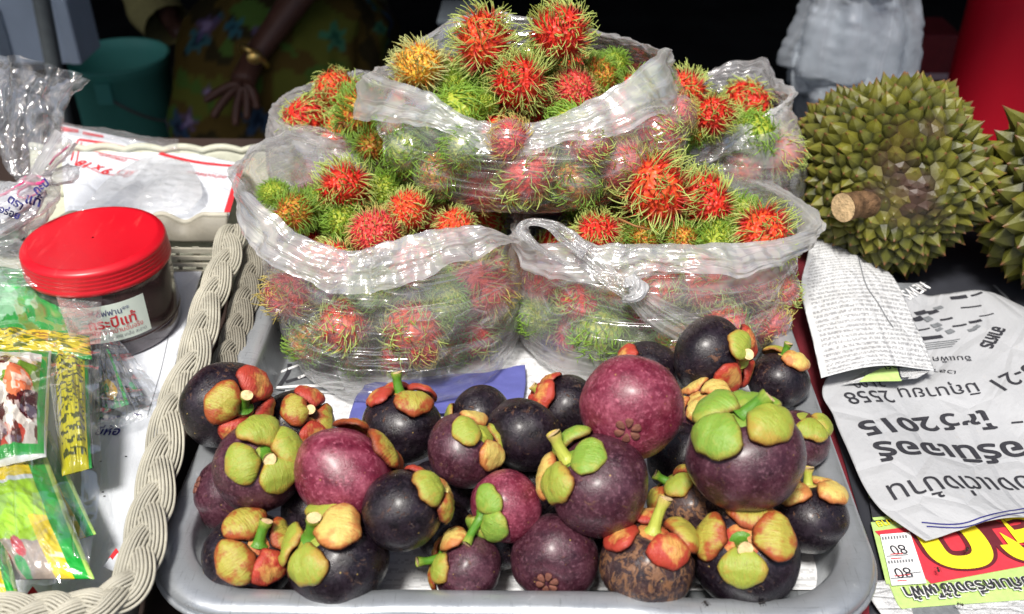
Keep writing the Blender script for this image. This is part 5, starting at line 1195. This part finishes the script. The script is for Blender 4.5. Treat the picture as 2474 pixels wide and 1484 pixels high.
def lime(u, v, s=0):
    c = base_col(u, '9fcf26'); c = c+.10*nz(u, v, 5+s, 3)[:, None]
    sw = .26+.10*np.sin(u*3.2+.6); c = sel(c, v < sw, 'edd12a'); c = sel(c, np.abs(v-sw) < .022, 'dfe6ea'); c = sel(c, (np.hypot(u-.05, v-.36) < .16), '8a4a3a'); c = sel(c, (v > .80) & (u < .7), 'a79688'); c = sel(c, np.hypot(u-.4, v-.84) < .06, 'c81f2a'); c = sel(c, np.hypot(u-.2, v-.9) < .07, 'b81a28'); c = sel(c, np.hypot(u-.35, v-.95) < .06, '2f9a4a')
    c = sel(c, (u > .62) & (v > .62), 'e9cf2e'); c = txt(c, u, v, (u > .66) & (u < .82) & (v > .8) & (v < .95), 12, 'fbfbe8', 9, 4)
    c = sel(c, (u > .80) & (u < .95), '25a83c'); c = sel(c, u >= .95, 'b8dd70'); return c
def green_p(u, v): c = base_col(u, '2fae4a'); c = c+.15*nz(u, v, 5, 4)[:, None]; return sel(c, nz(u, v, 8, 5) > .3, 'dfeee0', .6)
def dark_p(u, v):
    c = base_col(u, '6c7076'); c = c+.22*nz(u, v, 5, 6)[:, None]; c = sel(c, nz(u, v, 12, 8) > .25, '33363a'); c = sel(c, np.abs(u-.72+.1*v) < .035, '1f9a45'); c = sel(c, (np.hypot(u-.4, v-.8) < .13), 'c9a53a'); c = sel(c, (nz(u, v, 9, 9) > .3) & (v > .7), '2c9950'); return c
def yband(u, v): c = base_col(u, 'e8d21f'); c = txt(c, u, v, (v > .25) & (v < .8), 6, '4a5a12', 30, 5); e = np.minimum(v, 1-v); c = sel(c, e < .13, '27a544'); return c
packet([(-30,640,.070),(150,672,.066),(175,840,.060),(-30,845,.060)], green_p, 'bright green packet end under the shiny film, top left of the packet pile', .010, 2)
packet([(215,850,.030),(275,842,.030),(352,966,.024),(232,1000,.026)], dark_p, 'dark grey packet with a thin green line, right side of the packet pile', .005, 5)
packet([(-60,1060,.030),(120,1040,.040),(232,1290,.040),(110,1330,.030)], lambda u, v: lime(u, v, 3), 'yellow and lime packet half under the others, its green edge by the basket paper', .007, 7)
packet([(104,806,.062),(222,836,.056),(226,1130,.050),(150,1150,.050)], yellow_txt, 'yellow packet covered with rows of small dark print', .012, 9, n=130)
packet([(-110,1130,.052),(112,1100,.060),(228,1398,.056),(-10,1400,.050)], lime, 'large yellow and lime packet with a green side stripe, front of the pile', .012, 12, n=120)
packet([(-80,1240,.060),(8,1276,.062),(48,1450,.060),(-70,1470,.058)], lambda u, v: lime(u, v, 8), 'yellow packet corner with green stripe at the bottom left of the photo', .008, 15)
packet([(-90,792,.070),(216,812,.066),(222,868,.066),(-90,880,.070)], yband, 'flat yellow packet with green edges lying across the top of the pile', .006, 17)
packet([(-100,848,.074),(124,848,.076),(112,1104,.072),(-100,1150,.070)], food, 'white sachet with a green frame and a photo of vegetables and meat', .010, 20, n=130)
mk = [P(130,1060,.083), P(146,1054,.083), P(150,1076,.082), P(132,1084,.082)]
film_sheet('shiny clear wrapper spread over the packet pile at the left edge', [P(-120,640,.085), P(-120,800,.090), P(-120,1000,.092), P(-120,1250,.085), P(-100,1440,.072)], [P(160,690,.080), P(240,740,.075), P(238,900,.078), P(245,1150,.070), P(225,1300,.062), P(215,1400,.050)], 'film_crisp', .0055, 5, .0, 16, nu=110, nv=130, name='clear_wrapper')
film_sheet('clear wrapper corner hanging past the dark packet toward the braided rim', [P(225,800,.062), P(235,900,.044), P(232,1000,.036), P(240,1040,.028)], [P(262,790,.060), P(320,860,.045), P(392,960,.032), P(372,1010,.026)], 'film_crisp', .0035, 9, .04, 20, name='clear_wrapper')
film_sheet('clear bag corner over the left part of the red lid', [P(-60,590,.104), P(-60,640,.098), P(-60,700,.090)], [P(40,575,.104), P(120,625,.098), P(176,690,.088)], 'film', .003, 14, .06, 16, name='clear_wrapper')
film_sheet('reddish shiny wrapper end between the jar and the packets', [P(130,700,.085), P(150,760,.082), P(170,820,.078)], [P(240,672,.080), P(246,720,.076), P(242,790,.070)], 'film', .005, 19, .12, 18, name='clear_wrapper')

# ---- tied bag at the far left
TB = thing('tied_bag', 'clear tied plastic bag with blue print and a pink rubber band, upper left corner', 'plastic bag', (0, 0, 0))
strap('flared_neck', [PY(78,436,.80), PY(66,420,.805), PY(62,370,.815), PY(66,300,.83), PY(78,220,.845), PY(100,165,.86)], [.008,.010,.022,.032,.040,.050], TB, 'film_crisp', 5, milk=.02, flat=.35, n=110, m=64)
strap('bag_body', [PY(82,440,.80), PY(84,462,.785), PY(58,492,.775), PY(10,515,.77), PY(-60,530,.77)], [.009,.020,.028,.034,.034], TB, 'film', 7, milk=.12, flat=.7, n=90, m=60)
strap('white_contents', [PY(80,455,.79), PY(78,470,.785), PY(52,496,.778), PY(6,520,.773), PY(-60,534,.773)], [.004,.012,.021,.027,.027], TB, 'paper', 9, flat=.6, n=60, m=36)
strap('knotted_ears', [PY(160,330,.82), PY(130,370,.81), PY(96,420,.80), PY(120,430,.80), PY(170,420,.805), PY(182,410,.806)], [.016,.016,.010,.010,.014,.006], TB, 'film', 3, milk=.16, flat=.5)
def lettering_ray(s, p0, p1, bvh, mat, parent, bold):
    V, F = text_mesh(s, bold); x0, x1 = V[:,0].min(), V[:,0].max(); d = Vector((p1[0]-p0[0], p1[1]-p0[1])); k = d.length/(x1-x0); d.normalize(); n = Vector((d.y, -d.x)); W = []
    for x, y, _ in V:
        q = (p0[0]+(x-x0)*k*d.x+y*k*n.x, p0[1]+(x-x0)*k*d.y+y*k*n.y); r = ray(*q).normalized(); h = bvh.ray_cast(CO, r); W.append(h[0]-r*.001 if h[0] is not None else None)
    ok = [w for w in W if w is not None]
    if not ok: return
    dm_ = sum(depth_of(w) for w in ok)/len(ok); W = [w if w is not None else CO for w in W]; F = [f for f in F if all(W[i] is not CO for i in f)]
    return link('lettering', mesh('lettering', W, F, mat, False), parent)
bbv = (lambda me: BVHTree.FromPolygons([tuple(v.co) for v in me.vertices], [tuple(p.vertices) for p in me.polygons]))([c for c in TB.children if c.name.startswith('bag_body')][0].data)
for s, a, b in (('กะปิ', (88,470), (120,446)), ('แท้', (60,490), (96,500)), ('ตรา', (16,486), (50,508)), ('อร่อย', (-4,512), (44,530))):
    lettering_ray(s, a, b, bbv, M['ink_blue'], TB, .03)
pk = plain('pink_rubber', (.70,.06,.22), .5, .4)
MB().tube([PY(82+26*math.cos(a), 436+9*math.sin(a), .79-.01*math.sin(a)) for a in np.linspace(0, 6.28, 24)], .0016, 6, False).build('rubber_band', pk, TB)
MB().tube([PY(60,440,.78), PY(30,458,.77), PY(10,470,.765), PY(-20,480,.76)], .0013, 6).build('rubber_band', pk, TB)
MB().tube([PY(70,446,.78), PY(45,462,.77), PY(42,474,.768), PY(60,480,.77), PY(86,470,.778), PY(100,448,.785)], .0011, 6).build('rubber_band', pk, TB)
MB().tube([PY(120,398,.80), PY(132,380,.803), PY(158,360,.808), PY(170,350,.81)], .0010, 6).build('rubber_band', pk, TB)
M['dark_bag'] = plain('black_cloth', (.01,.01,.012), .6)
strap('black_bag', [P(-40,560,.03), P(0,545,.05), P(25,560,.04), P(48,575,.02)], [.020,.018,.012,.004], None, 'dark_bag', 2, flat=.7)
set_props(bpy.data.objects['black_bag'], 'black plastic bag corner left of the red lid under the tied bag', 'plastic bag')
# ================================================================== BEHIND THE STALL
# ---- green bucket
FZ = -.72
def bucket():
    ct = P(277, 134, -.28); R = 124*depth_of(ct)/FPX
    T = thing('bucket', 'teal green plastic bucket standing on the ground behind the stall', 'bucket', (ct.x, ct.y, FZ+.01)); H = -.28-FZ-.01
    m = plain('green_bucket_plastic', (.13,.50,.42), .45, .4, .1, 6)
    MB().lathe([(R*.001, .004), (R*.72, .004), (R*.76, .0), (R*.80, .02), (R*.97, H-.03), (R*1.0, H-.028), (R*1.02, H-.004), (R*1.035, H), (R*1.0, H+.002), (R*.97, H-.004), (R*.94, H-.03), (R*.75, .012), (.001, .012)], 64).build('shell', m, T)
    mb = MB(); mb.box((.01, -R*1.02, H-.045), (.035, .012, .05)); mb.build('handle_lug', m, T, False)
    mb = MB(); mb.box((.01, R*1.02, H-.045), (.035, .012, .05)); mb.build('handle_lug', m, T, False)
    MB().tube([Vector((.01+R*.98*math.sin(a), -R*1.03*math.cos(a), H-.05-.10*math.sin(a))) for a in np.linspace(0, math.pi, 30)], .003, 6).build('handle', plain('wire', (.2,.2,.2), .4), T)
bucket()
# ---- crates, cartons and post at the upper left
def at_thing(name, label, cat, c, parts, group=None):
    T = thing(name, label, cat, c, group)
    for nm, d, off, mat in parts: mb = MB(); mb.box(off, d); o = mb.build(nm, mat, T, False); b = o.modifiers.new('b', 'BEVEL'); b.width = .004; b.segments = 2
    return T
sty = plain('white_carton_shade_blue', (.42,.50,.60), .7, .2, .1, 8)  # white carton with the blue-grey of the shade painted into its colour
c = PY(20, 75, 1.75); at_thing('carton', 'pale carton with a grey stripe behind the post at the upper left', 'carton', c,
    [('box', (.20, .14, .125), (0, .07, 0), sty), ('grey_stripe', (.025, .004, .10), (-.015, -.002, -.01), plain('grey_print', (.16,.20,.25), .8)), ('flap', (.20, .12, .006), (0, .07, .066), plain('pinkish_card', (.40,.28,.36), .8)), ('side_panel', (.022, .10, .12), (.112, .04, .0), sty)])
c2 = PY(20, 175, 1.80); at_thing('crate', 'dark crate under the pale carton at the upper left', 'crate', (c.x-.09, c.y+.07, (c.z-.0625+FZ)/2), [('crate_body', (.15, .20, (c.z-.0625-FZ)-.004), (0, .05, -.002), plain('dark_crate', (.02,.02,.022), .8))])
pA, pB = PY(128, 150, 1.6), PY(92, -40, 1.6)
T = thing('metal_post', 'slanting grey metal post at the upper left corner', 'post', (0, 0, 0))
dd = (pB-pA).normalized(); MB().tube([pA-dd*((pA.z-FZ)/dd.z), pA, pB, pB+dd*((.97-pB.z)/dd.z)], .014, 12).build('post', plain('grey_painted_metal', (.10,.115,.12), .5), T)
if 0: at_thing('folded_board', 'narrow pale board right of the slanting post', 'board', c, [('board', (.022, .10, (c.z-FZ)*2 if False else .12), (0, 0, 0), sty), ('foot', (.022, .10, c.z-FZ-.062), (0, 0, -(c.z-FZ+.06)/2), bpy.data.materials['dark_crate'])])
# ---- white sacks
def hang_bag():
    T = thing('hanging_bag', 'full bluish white plastic bag hanging behind the round durian', 'plastic bag', (0, 0, 0))
    q = lambda x, y: PY(x, y, 1.42)
    strap('bag_body', [q(2030,390), q(2040,360), q(2048,250), q(2056,140), q(2075,40), q(2086,-50), q(2095,-170), q(2100,-300)], [.02,.085,.096,.096,.086,.074,.040,.010], T, 'film_blue', 4, milk=.1, flat=.8, n=110, m=72, pleat=.10, cr=.07)
    strap('contents', [q(2030,380), q(2040,350), q(2048,250), q(2058,150), q(2072,60), q(2080,0)], [.02,.078,.086,.084,.070,.04], T, 'sack', 7, flat=.7, n=60, m=40, pleat=.12, cr=.05)
    p = q(2100,-300); MB().tube([p, Vector((p.x, p.y, .975))], .003, 6).build('cord', M['sack'], T)
M['film_blue'] = film_mat('bluish_bag_film', .24, .5, (.72,.78,.86), .35, 1.0, .6)
M['sack'] = plain('white_sack_contents', (.36,.40,.44), .7, .3, .25, 14, .5, .01)
hang_bag()
# ---- red drum at the right and dark red box
c = PY(2520, 120, 1.62); T = thing('red_drum', 'tall bright red drum at the upper right edge', 'drum', (c.x, c.y+.12, FZ)); Rr = (c.x-PY(2362, 120, 1.62).x)*.80
mr = plain('red_drum_paint', (.52,.006,.022), .4, .4, .06, 5)
MB().lathe([(.001, .0), (Rr, .0), (Rr*1.02, .01), (Rr, .03), (Rr, .45), (Rr*1.015, .46), (Rr, .47), (Rr, .90), (Rr*1.02, .92), (Rr*.98, .93), (.001, .93)], 64).build('drum_body', mr, T)
MB().lathe([(Rr*.30, .93), (Rr*.30, .95), (Rr*.26, .955), (.001, .955)], 24).build('cap', mr, T)
c = PY(2272, 165, 1.95); at_thing('red_box', 'dark red box with a pale stripe in the gloom left of the red drum', 'box', (c.x, c.y+.08, (c.z+.06+FZ)/2), [('box', (.075, .12, c.z+.06-FZ), (0, 0, 0), plain('dark_red_card', (.16,.012,.018), .7)), ('pale_stripe', (.070, .004, .014), (0, -.0615, (c.z+.06-FZ)/2-.085), plain('pale_pink', (.45,.32,.36), .7))])
c = PY(1088, 70, 1.5); at_thing('grey_box', 'dim grey box corner left of the top bag', 'box', (c.x+.01, c.y+.06, (c.z+FZ)/2), [('box', (.06, .10, c.z-FZ), (0, 0, 0), plain('dim_grey_card', (.07,.085,.10), .8)), ('lid', (.064, .104, .01), (0, 0, (c.z-FZ)/2+.006), bpy.data.materials['dim_grey_card'])])
c = P(1884, 425, .02); at_thing('steel_dish', 'small grey box corner between the back right bag and the durian', 'box', (c.x-.01, c.y+.03, .02), [('box', (.05, .06, .032), (0, 0, 0), plain('grey_green_card', (.12,.15,.15), .5)), ('lid', (.054, .064, .004), (0, 0, .0185), bpy.data.materials['grey_green_card'])])

# ================================================================== THE VENDOR
def person():
    T = thing('person', 'seated vendor in a dark flowered sarong, hand with a gold watch resting over the knee', 'person', (-.55, 2.3, FZ))
    skin = plain('brown_skin', (.075,.032,.022), .5, .4, .12, 20)
    sh = Vector((-.33, 2.42, .10)); el = PY(800, -120, 2.06); wr = PY(612, 142, 1.90); kn = PY(590, 190, 1.86)
    pel = Vector((-.55, 2.48, -.34)); ch = Vector((-.54, 2.44, -.02)); nk = Vector((-.54, 2.42, .17)); hd = Vector((-.54, 2.38, .30)); tp = Vector((-.54, 2.37, .40))
    V = []; E = []; Rr = []
    def add(p, r, par=None): V.append(tuple(p)); Rr.append(r); k = len(V)-1; (E.append((par, k)) if par is not None else None); return k
    p = add(pel, .13); a = add(pel.lerp(ch, .5), .115, p); c = add(ch, .125, a); n0 = add(nk-Vector((0,0,.04)), .06, c); n1 = add(nk, .045, n0)
    h0 = add(nk.lerp(hd, .55), .068, n1); h1 = add(hd, .082, h0); h2 = add(tp, .062, h1)
    s1 = add(sh, .055, c); e1 = add(el, .040, s1); m1 = add(el.lerp(wr, .5), .036, e1); w1 = add(wr, .026, m1)
    sl = Vector((-.75, 2.42, .10)); s2 = add(sl, .055, c); e2 = add(PY(372, -30, 2.60), .042, s2); w2 = add(PY(420, 60, 2.5), .028, e2); g2 = add(PY(450, 90, 2.42), .035, w2)
    for sx in (-.11, .10):
        hp = add(pel+Vector((sx, -.06, -.01)), .09, p); k1 = add(Vector((pel.x+sx*1.2, 2.05, -.28)), .065, hp); k2 = add(Vector((pel.x+sx*1.2, 2.06, -.52)), .045, k1); f1 = add(Vector((pel.x+sx*1.2, 2.06, FZ+.05)), .038, k2); add(Vector((pel.x+sx*1.3, 1.90, FZ+.035)), .034, f1)
    pm = add(kn, .030, w1); pm2 = add(PY(583, 208, 1.845), .030, pm)
    me = bpy.data.meshes.new('body'); me.from_pydata(V, E, []); me.materials.append(skin); o = link('body', me, T, world=True)
    sk = o.modifiers.new('skin', 'SKIN'); sk.use_smooth_shade = True
    for i, r in enumerate(Rr): me.skin_vertices[0].data[i].radius = (r, r*.85)
    me.skin_vertices[0].data[0].use_root = True
    sb_ = o.modifiers.new('sub', 'SUBSURF'); sb_.levels = 2; sb_.render_levels = 2
    # fingers, each its own tapered chain rooted in the palm
    fg = [((560,205),(528,222),(506,236),(492,248)), ((566,214),(540,245),(524,268),(514,286)), ((582,222),(573,258),(570,284),(569,306)), ((598,220),(598,252),(597,274),(596,292)), ((606,212),(616,236),(620,252),(622,266))]
    for k, ch_ in enumerate(fg):
        pts = [PY(x, y, 1.842-.010*j) for j, (x, y) in enumerate(ch_)]
        fm = bpy.data.meshes.new('finger'); fm.from_pydata([tuple(q) for q in [PY(588, 205, 1.848)]+pts], [(i, i+1) for i in range(4)], []); fm.materials.append(skin); f = link('finger', fm, T, world=True)
        f.modifiers.new('skin', 'SKIN').use_smooth_shade = True
        for i, r in enumerate((.013, .0105, .0095, .0088, .0070)): fm.skin_vertices[0].data[i].radius = (r, r)
        s = f.modifiers.new('sub', 'SUBSURF'); s.levels = 1; s.render_levels = 2
    # face and hair
    for sx in (-.028, .028): MB().lathe([(.001, .010), (.008, .006), (.010, 0), (.001, -.010)], 12, Matrix.Translation((-.54+sx, 2.302, .315))).build('eye', plain('eye_dark', (.03,.02,.02), .3) if sx < 0 else bpy.data.materials['eye_dark'], T, world=True)
    MB().tube([(-.54, 2.302, .325), (-.54, 2.290, .295), (-.54, 2.300, .283)], [.007,.013,.009], 10).build('nose', skin, T, world=True)
    MB().tube([(-.562, 2.312, .258), (-.54, 2.303, .256), (-.518, 2.312, .258)], [.004,.007,.004], 8).build('mouth', plain('lips', (.16,.04,.035), .5), T, world=True)
    MB().lathe([(.001, .115), (.05, .10), (.083, .06), (.095, .0), (.088, -.06), (.06, -.10), (.001, -.11)], 24, Matrix.Translation((-.54, 2.405, .335))).build('hair', plain('black_hair', (.008,.007,.007), .5), T, world=True)
    gold = NT('gold_metal'); g = gold.done(gold.bsdf((.85,.58,.18), .3, None, .5, Metallic=.9))
    dw = (wr-el).normalized(); a = dw.orthogonal().normalized(); b = dw.cross(a)
    wtc = MB().tube([wr-dw*.004+(a*math.cos(t)*.030+b*math.sin(t)*.027) for t in np.linspace(0, 2*math.pi, 28)], .0065, 8, False).build('watch', g, T, world=True)
    fc = wr-dw*.004+(CO-wr).normalized()*.029; MB().tube([fc, fc+(CO-fc).normalized()*.008], [.015,.014], 20).build('watch_face', g, wtc, world=True)
    # blouse and sarong
    def garment(name, pts, wid, mat, seed, flat, n, m, colfn=None, amp=.25):
        V = []; U = []
        for j in range(n):
            t = j/(n-1); c = poly_at(pts, t); tn = (poly_at(pts, min(1, t+.02))-poly_at(pts, max(0, t-.02))).normalized()
            a = Vector((1, 0, 0)); a = (a-tn*a.dot(tn)).normalized(); b = tn.cross(a); w_ = np.interp(t, np.linspace(0, 1, len(wid)), wid)
            for i in range(m):
                an = 2*math.pi*i/m; V.append(c+(a*math.cos(an)+b*math.sin(an)*flat)*w_); U.append((i/m, t))
        V = np.array([tuple(v) for v in V]); U = np.array(U); cc = np.array([tuple(poly_at(pts, j/(n-1))) for j in range(n)]).repeat(m, 0)
        k = 1+amp*.35*fbm(V*9, seed, 3)+amp*.25*ridge(np.column_stack([np.cos(U[:,0]*6.28)*2.5, np.sin(U[:,0]*6.28)*2.5, U[:,1]*2]), seed+2, 2)
        V = cc+(V-cc)*k[:, None]; me = mesh(name, V, grid_faces(m, n, True), M[mat] if isinstance(mat, str) else mat)
        if colfn: cattr(me, 'print', lin(np.clip(colfn(V, U), 0, 1)))
        return link(name, me, T, world=True)
    def flowers(V, U):
        c = np.tile(H3('4e3f18'), (len(V), 1)); n1 = fbm(V*9, 3, 3); c = sel(c, n1 > .12, '565a20'); c = sel(c, n1 < -.2, '2a2410'); c = sel(c, fbm(V*14, 9, 2) > .25, '456026')
        rg = np.random.RandomState(4); idx = rg.choice(len(V), 110, replace=False)
        for q, i in enumerate(idx):
            d = np.linalg.norm(V-V[i], axis=1); an = np.arctan2(V[:,2]-V[i,2], V[:,0]-V[i,0]); r = (.013+.007*(q % 3))*(1+.35*np.cos(5*an+q))
            c = sel(c, d < r, ['2a6274', '33755f', '584870', '28446a'][q % 4], .8); c = sel(c, d < r*.45, ['16303c', '1c4a3a', '8a7a9c', '101c30'][q % 4], .9)
        return c
    garment('sarong', [Vector((-.54, 2.52, -.36)), Vector((-.54, 2.36, -.27)), Vector((-.545, 2.14, -.20)), Vector((-.555, 2.02, -.27)), Vector((-.56, 2.00, -.45)), Vector((-.56, 2.02, -.66))], [.17,.205,.215,.215,.22,.23], 'print_cloth', 5, .62, 150, 200, flowers)
    garment('blouse', [Vector((-.545, 2.49, -.30)), Vector((-.54, 2.46, -.15)), Vector((-.54, 2.44, .0)), Vector((-.54, 2.43, .11)), Vector((-.54, 2.42, .16))], [.17,.165,.19,.20,.07], plain('blouse_cloth', (.06,.055,.025), .8), 7, .72, 60, 60)
    garment('sleeve', [Vector((-.73, 2.42, .11)), PY(350, -120, 2.58), PY(365, 5, 2.58), PY(405, 62, 2.5)], [.075,.070,.066,.060], plain('pale_yellow_cloth', (.34,.30,.12), .8), 8, .9, 40, 40)
    st = thing('stool', 'low dark stool under the seated vendor', 'stool', (-.55, 2.45, FZ)); mb = MB(); mb.box((0, 0, .24), (.34, .30, .03)); mb.build('seat', bpy.data.materials['dark_wood'], st, False)
    for sx in (-.14, .14):
        for sy in (-.12, .12): mb = MB(); mb.box((sx, sy, .115), (.03, .03, .22)); mb.build('leg', bpy.data.materials['dark_wood'], st, False)
person()

# ================================================================== ANTS ON THE TRAY RIM
antm = plain('ant_black', (.012,.008,.007), .4)
mb = MB()
for x, r in ((-.0009, .00055), (.0, .0004), (.0009, .00045)): mb.tube([(x-r, 0, .0006), (x-r*.5, 0, .0006), (x+r*.5, 0, .0006), (x+r, 0, .0006)], [r*.3, r, r, r*.3], 6)
for s in (-1, 1):
    for x in (-.0005, .0, .0005): mb.tube([(x, 0, .0006), (x*1.8, s*.0008, .0009), (x*2.4, s*.0015, .0001)], .00009, 3)
ant = mesh('ant', mb.v, mb.f, antm)
spots = [(1206,1443),(1243,1462),(1556,1464),(1612,1436),(1705,1460),(1840,1458),(2265,1378),(2318,1462),(2335,1330)]
for k, (x, y) in enumerate(spots):
    z = TZ+.0002 if x < 2200 else .0205
    o = link('ant', ant, None, P(x, y, z)); o.rotation_euler = (0, 0, k*1.3); o.scale = (1.5,)*3
    set_props(o, ['tiny black ant on the near tray rim below the dusky mangosteen', 'tiny black ant low on the near tray rim, left of centre', 'tiny black ant on the near tray rim below the rusty scabbed mangosteen', 'tiny black ant at the raised edge of the near tray rim', 'tiny black ant on the near tray rim right of the rusty mangosteen', 'tiny black ant on the near tray rim below the front right mangosteen', 'tiny black ant on the flyer beside the tray corner', 'tiny black ant on the white paper at the bottom right', 'tiny black ant on the large yellow letter of the flyer'][k], 'ant', 'ants')
